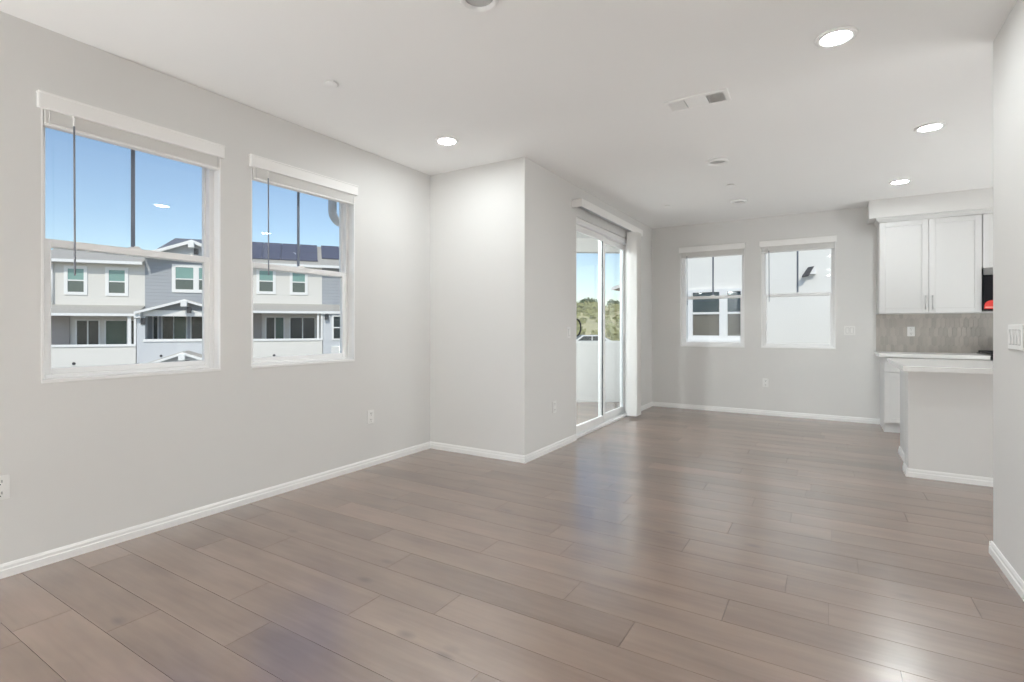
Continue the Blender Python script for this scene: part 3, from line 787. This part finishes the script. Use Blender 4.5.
# unseen dome lamps added to brighten the balcony
def make_fill_dome(label, x, y):
    r = thing('balcony_fill_lamp', label, 'ceiling light', (x, y, 2.66), 0, 'added fill domes under the balcony soffit')
    MB().lathe([(0, 0), (0.15, 0), (0.15, -0.02), (0.13, -0.025), (0, -0.025)], 36).build('base', M['exttrim'], r)
    MB().lathe([(0.13, -0.02)]+[(0.13*math.cos(math.pi/2*q/8), -0.02-0.07*math.sin(math.pi/2*q/8)) for q in range(9)], 36).build('diffuser', M['lamp_balcony'], r)
make_fill_dome('added fill dome under the balcony soffit nearer the corner', -3.2, 4.8)
make_fill_dome('added fill dome under the balcony soffit by the side parapet', -4.2, 5.2)

# rain pipe outside the second window
p = MB(); pts = [(0, 0, 0.9), (0, 0, 0.06)]
for i in range(9):
    q = math.pi/2*i/8; pts.append((0, 0.095*(1-math.cos(q)), 0.06-0.095*math.sin(q)))
pts += [(0, 0.34, -0.035)]
p.tube(pts, 0.036, 16)
pipe = thing('rain_pipe', 'grey curved rain pipe outside the window beside the corner', 'pipe', (-3.75, 3.062, 2.19))
p.build('downpipe', M['metalpipe'], pipe)
MB().box(-0.042, 0.186, 0.26, 0.30, -0.075, 0.005, bev=0.004).build('wall_strap', M['metalpipe'], pipe)

# ---------------------------------------------------------------- ground and hillside
struct(MB().box(-90, 60, -60, 130, -6.6, -6.3).build('ground', M['ground']), 'pale ground far below', 'ground')
from mathutils import noise as NZ
ex, ey = Vector((-0.375, 0.927)), Vector((0.927, 0.375))       # along the view through the door, and across it
def hill_z(dist, side):
    if dist < 40: z = -6.2+(dist-26)/14*5.3
    elif dist < 48: z = -0.9
    elif dist < 84: z = -0.9+(dist-48)/36*5.3
    else: z = 4.4-(dist-84)*0.03
    z += (NZ.noise((dist*0.09, side*0.09, 3.1))*0.8 if dist > 50 else 0)
    return z
def build_hill():
    mb = MB(); bm = mb.bm; nd, ns = 46, 46; g = []
    for i in range(nd+1):
        d = 26+i*2.1; row = []
        for j in range(ns+1):
            s = -46+j*2.0; p = ex*d+ey*s
            row.append(bm.verts.new((p.x, p.y, max(hill_z(d, s), -6.25))))
        g.append(row)
    for i in range(nd):
        for j in range(ns):
            f = bm.faces.new((g[i][j], g[i][j+1], g[i+1][j+1], g[i+1][j])); f.smooth = True
    # skirt down to the ground at the back so that the hill is solid
    for j in range(ns):
        a, b = g[nd][j], g[nd][j+1]
        c = bm.verts.new((b.co.x, b.co.y, -6.3)); e = bm.verts.new((a.co.x, a.co.y, -6.3)); bm.faces.new((a, b, c, e))
    bmesh.ops.recalc_face_normals(bm, faces=list(bm.faces))
    return struct(mb.build('hill', M['hill']), 'dry green hillside beyond the balcony', 'hill')
build_hill()
def leaf_cluster(mb, c, r, n, rng, sq=1.0, leaf=0.22):
    bm = mb.bm
    for _ in range(n):
        v = Vector((rng.gauss(0, 1), rng.gauss(0, 1), rng.gauss(0, 1))).normalized()*r*(rng.random()**0.4)
        p = c+Vector((v.x, v.y, v.z*sq))
        a = Vector((rng.gauss(0, 1), rng.gauss(0, 1), rng.gauss(0, 1))).normalized(); b = a.orthogonal().normalized()
        s = leaf*rng.uniform(0.6, 1.3)
        bm.faces.new([bm.verts.new(p+a*s), bm.verts.new(p+b*s*0.6), bm.verts.new(p-a*s), bm.verts.new(p-b*s*0.6)])
def build_shrubs():
    rng = random.Random(21); mb = MB()
    for _ in range(520):
        d = rng.uniform(50, 96); s = rng.uniform(-16, 22); p = ex*d+ey*s; z = hill_z(d, s)
        r = rng.uniform(0.4, 1.1)
        if abs(d-92) < 4 and abs(s+5.2) < 4: continue
        leaf_cluster(mb, Vector((p.x, p.y, z+r*0.35)), r, 34, rng, 0.7, 0.26)
    o = mb.build('shrubs', M['leaf2']); return tag(o, 'olive green shrubs covering the hillside beyond the balcony', 'shrubs', kind='stuff')
build_shrubs()
def make_tree(label, d, s, h, rad, seed):
    rng = random.Random(seed); p = ex*d+ey*s; z = hill_z(d, s)
    r = thing('tree', label, 'tree', (p.x, p.y, z), 0, 'trees along the hill crest')
    t = MB(); t.tube([(0, 0, -0.2), (0.05, 0.03, h*0.3), (0.0, 0.05, h*0.62)], rad*0.07, 8)
    for k in range(4):
        q = k*1.6; t.tube([(0, 0.04, h*0.4), (math.cos(q)*rad*0.3, math.sin(q)*rad*0.3, h*0.62), (math.cos(q)*rad*0.55, math.sin(q)*rad*0.55, h*0.75)], rad*0.03, 6)
    t.build('trunk', M['bark'], r)
    c = MB()
    for k in range(14):
        a = rng.uniform(0, 6.28); q = rad*0.62*rng.random()**0.5
        leaf_cluster(c, Vector((math.cos(a)*q, math.sin(a)*q, h*rng.uniform(0.5, 0.85))), rad*0.5, 90, rng, 0.75, rad*0.11)
    c.build('crown', M['leaf'], r)
    return r
make_tree('dark green tree on the hill crest by the door handle side', 99, -1.9, 2.8, 1.9, 1)
make_tree('smaller dark green tree on the hill crest by the first tree', 92, -5.2, 2.6, 1.3, 2)
make_tree('dark green tree on the hill crest behind the fixed door panel', 99, 2.9, 2.4, 1.4, 3)
make_tree('dark green tree at the far end of the hill crest', 99, 6.6, 2.4, 1.4, 4)

# parked cars along the foot of the hill
def make_car():
    r = thing('car', 'white car parked below the hill, showing over the parapet', 'car', (0, 0, 0), 0, 'white cars parked below the hill')
    prof = [(-2.15, 0.35), (-2.2, 0.75), (-2.05, 0.98), (-1.35, 1.05), (-0.75, 1.50), (0.75, 1.52), (1.55, 1.08), (2.15, 0.92), (2.2, 0.40)]
    b = MB(); b.prism([(x, -0.86, z) for x, z in prof], (0, 1.72, 0)); bmesh.ops.bevel(b.bm, geom=list(b.bm.edges), offset=0.06, segments=2, affect='EDGES'); b.build('body', M['carpaint'], r)
    for s in (-1, 1):
        g = MB(); y = s*0.862
        g.prism([(-1.15, y, 1.06), (-0.68, y, 1.42), (-0.03, y, 1.42), (-0.03, y, 1.06)], (0, s*0.012, 0)); g.prism([(0.05, y, 1.06), (0.05, y, 1.42), (0.70, y, 1.42), (1.22, y, 1.06)], (0, s*0.012, 0))
        g.build('side_window', M['darkglass'], r)
        for x in (-1.35, 1.35):
            w = MB(); w.cyl((x, s*0.70, 0.33), (x, s*0.88, 0.33), 0.33, n=24); wo = w.build('wheel', M['tyre'], r)
            MB().cyl((x, s*0.87, 0.33), (x, s*0.89, 0.33), 0.20, n=20).build('rim', M['steel'], wo)
    for x0, x1, z0, z1 in ((-1.30, -0.82, 1.10, 1.46), (0.82, 1.48, 1.46, 1.13)):
        w = MB(); dx, dz = (x1-x0), (z1-z0); L = math.hypot(dx, dz); nx, nz = -dz/L*0.02, dx/L*0.02
        w.prism([(x0+nx, -0.74, z0+nz), (x1+nx, -0.74, z1+nz), (x1+nx*2, -0.74, z1+nz*2), (x0+nx*2, -0.74, z0+nz*2)], (0, 1.48, 0)); w.build('windscreen', M['darkglass'], r)
    return r
car = make_car()
def car_place(o, d, s, a):
    p = ex*d+ey*s; o.location = (p.x, p.y, hill_z(d, s)-0.02); o.rotation_euler = (0, 0, math.atan2(ey.y, ey.x)+a)
car_place(car, 43.5, -0.6, R(8)); car['label'] = 'white car parked below the hill, seen through the sliding panel'
c2 = dup(car, (0, 0, 0), 0, 'white car parked below the hill, seen through the fixed door panel', 'white cars parked below the hill')
car_place(c2, 44.0, 5.0, R(186))

# house whose eave shows beyond the fixed panel
def make_far_house():
    r = thing('house', 'distant house whose brown tile eave shows beyond the balcony door', 'house', (-8.9, 30.5, -6.3))
    MB().box(-0.9, 6.0, -1.2, 5.0, 0, 10.0).build('wall', M['nbwall'], r)
    q = MB(); q.prism([(-1.75, -2.0, 9.85), (2.6, -2.0, 11.3), (7.0, -2.0, 9.85), (7.0, -2.0, 9.70), (2.6, -2.0, 11.15), (-1.75, -2.0, 9.70)], (0, 7.4, 0)); q.build('roof', M['tile_roof'], r)
    f = MB(); f.prism([(-1.78, -2.06, 9.83), (2.6, -2.06, 11.2), (7.0, -2.06, 9.83), (7.0, -2.06, 9.66), (2.6, -2.06, 11.0), (-1.78, -2.06, 9.66)], (0, 0.06, 0)); f.build('fascia', M['exttrim'], r)
    w = MB(); w.box(1.2, 2.6, -1.24, -1.19, 7.2, 8.6); wo = w.build('window', M['exttrim'], r); MB().box(1.3, 2.5, -1.27, -1.23, 7.3, 8.5).build('pane', M['darkglass'], wo)
    return r
make_far_house()

# ---------------------------------------------------------------- neighbouring building seen through the far windows
def ext_window(parent, x0, x1, z0, z1, y, tw=0.09, split=0.52, up='extglass2', lo='extglass', n=1, gap=0.10, out=-1):
    """white trimmed window with n hung sashes; y is the wall plane and out the outward sign along y"""
    t = MB(); w = (x1-x0-gap*(n-1))/n; o = out
    t.box(x0-tw, x1+tw, y, y+o*0.05, z0-tw, z0); t.box(x0-tw, x1+tw, y, y+o*0.05, z1, z1+tw)
    t.box(x0-tw, x0, y, y+o*0.05, z0, z1); t.box(x1, x1+tw, y, y+o*0.05, z0, z1)
    for i in range(n):
        a = x0+i*(w+gap); b = a+w
        if i: t.box(a-gap, a, y, y+o*0.05, z0, z1)
        zm = z0+(z1-z0)*split; t.box(a, b, y, y+o*0.035, zm-0.03, zm+0.03)
    f = t.build('window', M['exttrim'], parent)
    for i in range(n):
        a = x0+i*(w+gap); b = a+w; zm = z0+(z1-z0)*split
        MB().box(a, b, y, y+o*0.012, z0, zm-0.03).build('pane', M[lo], f); MB().box(a, b, y, y+o*0.02, zm+0.03, z1).build('pane', M[up], f)
    return f
def make_neighbour():
    r = thing('neighbour_house', 'white stucco neighbouring house seen through the two far windows', 'house', (-3.9, 13.0, -6.3))
    ox, oz = 3.9, 6.3
    m = MB(); m.box(0, 11, 0, 9, 0, oz+5.2); m.build('wall', M['nbwall'], r)
    rf = MB(); rf.prism([(-0.3, -0.35, oz+5.2), (-0.3, 4.5, oz+7.0), (-0.3, 9.35, oz+5.2), (-0.3, 9.35, oz+5.05), (-0.3, -0.35, oz+5.05)], (11.6, 0, 0)); rf.build('roof', M['shingle'], r)
    # wide framed double window, its panes in deep white frames
    x0, x1, z0, z1 = -2.88+ox, -1.62+ox, 0.93+oz, 2.13+oz
    f = MB(); tw = 0.09
    f.box(x0-0.02, x0+tw, -0.06, 0.0, z0, z1); f.box(x1-tw, x1+0.02, -0.06, 0, z0, z1); f.box(x0+tw, x1-tw, -0.06, 0, z1-tw*0.8, z1); f.box(x0+tw, x1-tw, -0.06, 0, z0, z0+tw)
    xm = -2.09+ox; f.box(xm-0.09, xm+0.09, -0.06, 0, z0+tw, z1-tw*0.8)
    f.box(x0-0.06, x1+0.06, -0.10, 0, z0-0.10, z0-0.0)
    for a, b in ((x0+tw, xm-0.09), (xm+0.09, x1-tw)): f.box(a, b, -0.045, 0, 1.53+oz, 1.58+oz)
    w = f.build('window', M['exttrim'], r)
    for a, b in ((x0+tw, xm-0.09), (xm+0.09, x1-tw)):
        MB().box(a, b, -0.012, 0.0, z0+tw, 1.53+oz).build('pane', M['paneA'], w); MB().box(a, b, -0.02, 0.0, 1.58+oz, z1-tw*0.8).build('pane', M['paneB'], w)
    # small hooded wall vent
    vx, vz = -0.34+ox, 2.42+oz
    v = MB(); v.prism([(vx-0.13, -0.0, vz-0.10), (vx-0.13, -0.17, vz-0.12), (vx-0.13, -0.17, vz-0.09), (vx-0.02, -0.02, vz+0.11), (vx-0.02, 0.0, vz+0.11)], (0.12, 0, 0.02), M['lantern'])
    v.prism([(vx+0.0, 0, vz-0.05), (vx+0.0, -0.10, vz-0.05), (vx+0.0, -0.02, vz+0.10), (vx+0.0, 0, vz+0.10)], (0.13, 0, 0.0), M['nbhood']); v.build('vent_hood', None, r)
    return r
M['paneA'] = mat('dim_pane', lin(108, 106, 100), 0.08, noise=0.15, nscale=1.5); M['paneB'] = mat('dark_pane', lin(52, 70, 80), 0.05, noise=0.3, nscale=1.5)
M['nbhood'] = mat('hood_paint', (0.70, 0.70, 0.69, 1), 0.5, noise=0.03)
make_neighbour()

# ---------------------------------------------------------------- townhouses across the way (local x along the row, -y toward us)
RZ = math.atan2(0.80146837, 0.59803717); ROW = Vector((-30.5436, 12.9449, 0)); DX = Vector((0.59803717, 0.80146837, 0))
G = -6.3
def row_unit(name, label, s0, grp):
    return thing(name, label, 'house', ROW+DX*s0+Vector((0, 0, G)), RZ, grp)
def cream_unit(label, s0, w, up, wins, solar=False, posts=(), doors=(), pier=()):
    """up: height step of the unit; all z in room heights, moved to the unit base"""
    r = row_unit('townhouse', label, s0, 'townhouses across the way'); Z = lambda z: z-G+up; L = lambda s: s-s0
    MB().box(0, w, 0, 8, 0, Z(4.62)).build('wall', M['cream'], r)
    MB().box(0.02, w-0.02, -1.50, -1.36, 0, Z(0.27)).build('parapet', M['creamlow'], r)
    MB().box(0, w, -1.56, -1.32, Z(0.27), Z(0.39), bev=0.01).build('parapet_cap', M['exttrim'], r)
    MB().box(0, w, -1.45, 0, Z(-0.95), Z(-0.80)).build('balcony_slab', M['creamlow'], r)
    sk = MB(); sk.prism([(0, 0.0, Z(2.36)), (0, -1.6, Z(1.90)), (0, -1.6, Z(1.84)), (0, 0.0, Z(2.28))], (w, 0, 0)); sk.build('porch_roof', M['shingle'], r)
    MB().box(0, w, -1.64, -1.56, Z(1.77), Z(1.90), bev=0.01).build('porch_fascia', M['exttrim'], r)
    MB().box(0, w, -1.56, 0, Z(1.80), Z(1.84)).build('porch_soffit', M['taupe'], r)
    for a, b in posts: MB().box(L(a), L(b), -1.50, -1.38, Z(0.39), Z(1.80)).build('post', M['exttrim'], r)
    ry, rz_ = (2.4, 6.10) if solar else (2.0, 5.55)
    rf = MB(); rf.prism([(0, -0.45, Z(4.60)), (0, ry, Z(rz_)), (0, 5.2, Z(rz_)), (0, 8.4, Z(4.60)), (0, 8.4, Z(4.50)), (0, -0.45, Z(4.50))], (w, 0, 0)); rf.build('roof', M['shingle'], r)
    MB().box(0, w, -0.52, -0.44, Z(4.45), Z(4.60), bev=0.01).build('gutter', M['exttrim'], r)
    for a, b, c, d in wins: ext_window(r, L(a), L(b), Z(c-up), Z(d-up), 0, tw=0.15, split=0.50)
    for a, b, panes in doors:
        f = MB(); za, zb = Z(-0.78), Z(1.62); n = len(panes); pw = (b-a)/n
        for i in range(n+1): f.box(L(a)+i*pw-0.03, L(a)+i*pw+0.03, -0.05, 0, za, zb)
        f.box(L(a), L(b), -0.05, 0, zb-0.06, zb); f.box(L(a), L(b), -0.05, 0, za, za+0.06)
        fo = f.build('balcony_door', M['exttrim'], r)
        for i, m in enumerate(panes): MB().box(L(a)+i*pw+0.03, L(a)+(i+1)*pw-0.03, -0.02, 0, za+0.06, zb-0.06).build('pane', M[m], fo)
    for a, b in pier: MB().box(L(a), L(b), -0.10, 0, Z(-0.80), Z(1.80)).build('pier', M['taupe'], r)
    MB().cyl((L(s0)+w*0.42, -1.53, Z(-0.52)), (L(s0)+w*0.42, -1.49, Z(-0.52)), 0.07, n=14).build('scupper', M['lantern'], r)
    if solar:
        sp = MB(); k = 1.5/2.85
        def panel(xa, xb, ya, yb):
            za, zb = Z(4.60)+(ya+0.45)*k+0.09, Z(4.60)+(yb+0.45)*k+0.09
            sp.prism([(xa, ya, za), (xa, yb, zb), (xa, yb, zb-0.05), (xa, ya, za-0.05)], (xb-xa, 0, 0))
        x = 0.05
        while x < w-0.3:
            xb = min(x+1.0, w); lo = -0.02
            for j in range(2): panel(x, xb-0.02, lo+j*1.2, lo+j*1.2+1.18)
            x += 1.0
        sp.build('solar_panels', M['solar'], r)
    return r
a = cream_unit('cream townhouse across the way, in the window nearest the camera', -4.3, 4.3, 0.0, [(-3.24, -2.59, 3.01, 4.17), (-1.55, -0.87, 2.99, 4.17)],
    posts=((-0.36, -0.22), (-0.10, -0.01)), doors=((-2.90, -1.95, ('darkglass', 'darkglass')), (-1.70, -0.76, ('greenglass',)), (-0.72, -0.40, ('darkglass',))), pier=((-4.2, -3.15),))
t = MB(); t.cyl((0.45, -0.10, 2.40-G), (0.45, -0.10, 4.5-G), 0.06, n=12); t.build('downspout', M['exttrim'], a)
cream_unit('cream townhouse with solar panels, in the window by the corner', 4.45, 4.27, 0.215, [(5.41, 6.10, 3.26, 4.42), (7.13, 7.79, 3.25, 4.42)], solar=True,
    posts=((8.42, 8.53), (8.62, 8.72)), doors=((5.74, 6.68, ('darkglass', 'greenglass')), (6.99, 8.34, ('darkglass', 'darkglass'))), pier=((4.5, 5.52),))

def gable(mb, s_l, s_a, s_r, z_l, z_a, z_r, y0, y1, t):
    mb.prism([(s_l, y0, z_l), (s_a, y0, z_a), (s_r, y0, z_r), (s_r, y0, z_r-t), (s_a, y0, z_a-t), (s_l, y0, z_l-t)], (0, y1-y0, 0))
def bracket(parent, s, y, z):
    b = MB(); b.box(s-0.14, s+0.14, y-0.16, y, z-0.30, z+0.02, bev=0.02); o = b.build('gable_bracket', M['exttrim'], parent)
    MB().box(s+0.10, s+0.30, y+0.02, y+0.12, z-0.62, z-0.30, bev=0.02).build('lantern', M['lantern'], o)
def blue_unit():
    s0, w = 0.0, 4.45
    r = row_unit('townhouse', 'blue-grey sided townhouse with gabled porch across the way', s0, 'townhouses across the way'); Z = lambda z: z-G
    MB().box(0, w, -0.02, 8, 0, Z(4.95)).build('wall', M['bluesid'], r)
    g = MB(); g.prism([(0.0, -0.42, Z(4.9)), (2.25, -0.42, Z(5.74)), (w, -0.42, Z(4.9))], (0, 1.2, 0)); g.build('gable_wall', M['palesid'], r)
    q = MB(); gable(q, 0.01, 2.25, w-0.01, Z(5.00), Z(5.85), Z(5.00), -0.75, 3.2, 0.06); q.build('gable_roof', M['shingle'], r)
    q = MB(); gable(q, 0.01, 2.25, w-0.01, Z(4.985), Z(5.84), Z(4.985), -0.82, -0.74, 0.17); q.build('gable_fascia', M['exttrim'], r)
    bracket(r, 2.25, -0.80, Z(5.70))
    q = MB(); q.prism([(0.02, -0.2, Z(4.93)), (0.75, 3.0, Z(6.44)), (w-0.02, 3.0, Z(6.44)), (w-0.02, -0.2, Z(4.93))], (0, 0, -0.08)); q.prism([(0.02, 6.4, Z(4.93)), (0.75, 3.0, Z(6.44)), (w-0.02, 3.0, Z(6.44)), (w-0.02, 6.4, Z(4.93))], (0, 0, -0.08))
    q.prism([(0.02, -0.2, Z(4.93)), (0.02, 6.4, Z(4.93)), (0.75, 3.0, Z(6.44))], (0, 0, -0.08)); q.build('roof', M['roofdark'], r)
    ext_window(r, 1.38, 3.28, Z(3.26), Z(4.44), -0.02, tw=0.17, split=0.47, n=2, gap=0.26)
    # projecting porch with balcony
    p = MB(); p.box(0.02, w-0.05, -1.5, -1.36, 0, Z(0.50)); p.box(0.02, 0.37, -1.5, -1.2, Z(0.50), Z(2.0)); p.box(w-0.45, w-0.05, -1.5, -1.2, Z(0.50), Z(2.0)); p.box(0.02, 0.14, -1.36, -0.03, 0, Z(1.9)); p.box(w-0.17, w-0.05, -1.36, -0.03, 0, Z(1.9))
    p.build('porch_wall', M['palesid'], r)
    MB().box(0.30, w-0.35, -1.56, -1.32, Z(0.49), Z(0.63), bev=0.01).build('parapet_cap', M['exttrim'], r)
    MB().box(0.30, w-0.35, -1.55, -1.34, Z(1.78), Z(2.09), bev=0.01).build('porch_beam', M['exttrim'], r)
    MB().box(0.0, w-0.2, -1.34, -0.03, Z(-0.75), Z(-0.60)).build('balcony_slab', M['palesid'], r)
    q = MB(); q.prism([(0.1, -1.42, Z(2.0)), (2.13, -1.42, Z(2.54)), (4.16, -1.42, Z(2.0))], (0, 1.4, 0)); q.build('porch_gable', M['bluesid'], r)
    q = MB(); gable(q, 0.01, 2.13, 4.44, Z(2.01), Z(2.66), Z(1.95), -1.85, -0.02, 0.05); q.build('porch_roof', M['shingle'], r)
    q = MB(); gable(q, 0.01, 2.13, 4.44, Z(1.99), Z(2.645), Z(1.93), -1.92, -1.84, 0.12); q.build('porch_fascia', M['exttrim'], r)
    bracket(r, 2.13, -1.90, Z(2.56)); bracket(r, 0.10, -1.62, Z(1.98))
    for a, b, m in ((0.40, 0.56, 'darkglass'), (0.80, 1.26, 'darkglass'), (1.32, 1.86, 'greenglass'), (2.12, 2.70, 'darkglass'), (2.80, 3.40, 'darkglass')):
        f = MB(); f.box(a-0.06, b+0.06, -0.07, -0.02, Z(-0.6), Z(1.84)); fo = f.build('balcony_door', M['exttrim'], r); MB().box(a, b, -0.085, -0.065, Z(-0.5), Z(1.80)).build('pane', M[m], fo)
    q = MB(); q.prism([(0.5, -2.45, Z(-0.62)), (2.23, -2.45, Z(-0.06)), (3.96, -2.45, Z(-0.62))], (0, 0.95, 0)); q.build('entry_gable', M['palesid'], r)
    q = MB(); gable(q, 0.20, 2.23, 4.26, Z(-0.70), Z(0.04), Z(-0.70), -2.85, -1.51, 0.05); q.build('entry_roof', M['shingle'], r)
    q = MB(); gable(q, 0.18, 2.23, 4.28, Z(-0.74), Z(0.0), Z(-0.74), -2.92, -2.84, 0.12); q.build('entry_fascia', M['exttrim'], r)
    bracket(r, 2.23, -2.90, Z(-0.10))
    q = MB(); q.box(0.4, 0.7, -2.7, -2.4, 0, Z(-0.74)); q.box(3.76, 4.06, -2.7, -2.4, 0, Z(-0.74)); q.build('entry_posts', M['exttrim'], r)
    q = MB(); q.cyl((0.10, -1.53, Z(-0.62)), (0.10, -1.49, Z(-0.62)), 0.07, n=14); q.cyl((1.05, -1.53, Z(-0.22)), (1.05, -1.49, Z(-0.22)), 0.06, n=14); q.build('scupper', M['lantern'], r)
    return r
blue_unit()
def blue_end_unit():
    s0, w = 8.72, 4.4
    r = row_unit('townhouse', 'pale blue townhouse with one dark window past the solar roof', s0, 'townhouses across the way'); Z = lambda z: z-G
    MB().box(0, w, 0.02, 8, 0, Z(4.80)).build('wall', M['bluesid'], r)
    MB().box(0.02, w, -1.5, 0.0, 0, Z(1.98)).build('porch_wall', M['palesid'], r)
    sk = MB(); sk.prism([(0, 0.0, Z(2.57)), (0, -1.6, Z(2.11)), (0, -1.6, Z(2.05)), (0, 0.0, Z(2.49))], (w, 0, 0)); sk.build('porch_roof', M['shingle'], r)
    MB().box(0, w, -1.66, -1.58, Z(1.98), Z(2.12), bev=0.01).build('porch_fascia', M['exttrim'], r)
    q = MB(); q.box(0.10, 0.30, -1.75, -1.5, Z(1.66), Z(1.98), bev=0.02); q.build('gable_bracket', M['lantern'], r)
    f = ext_window(r, 0.58, 1.75, Z(0.59), Z(1.83), -1.5, tw=0.10, split=0.5, up='darkglass', lo='darkglass', n=2, gap=0.06)
    rf = MB(); rf.prism([(0, -0.45, Z(4.82)), (0, 2.4, Z(6.32)), (0, 5.2, Z(6.32)), (0, 8.4, Z(4.82)), (0, 8.4, Z(4.72)), (0, -0.45, Z(4.72))], (w, 0, 0)); rf.build('roof', M['shingle'], r)
    MB().box(0, w, -0.52, -0.44, Z(4.67), Z(4.82), bev=0.01).build('gutter', M['exttrim'], r)
    sp = MB(); k = 1.5/2.85
    for i in range(4):
        ya, yb = 0.42, 2.36; za, zb = Z(4.82)+(ya+0.45)*k+0.09, Z(4.82)+(yb+0.45)*k+0.09
        sp.prism([(i*1.05, ya, za), (i*1.05, yb, zb), (i*1.05, yb, zb-0.05), (i*1.05, ya, za-0.05)], (1.03, 0, 0))
    sp.build('solar_panels', M['solar'], r)
    return r
blue_end_unit()
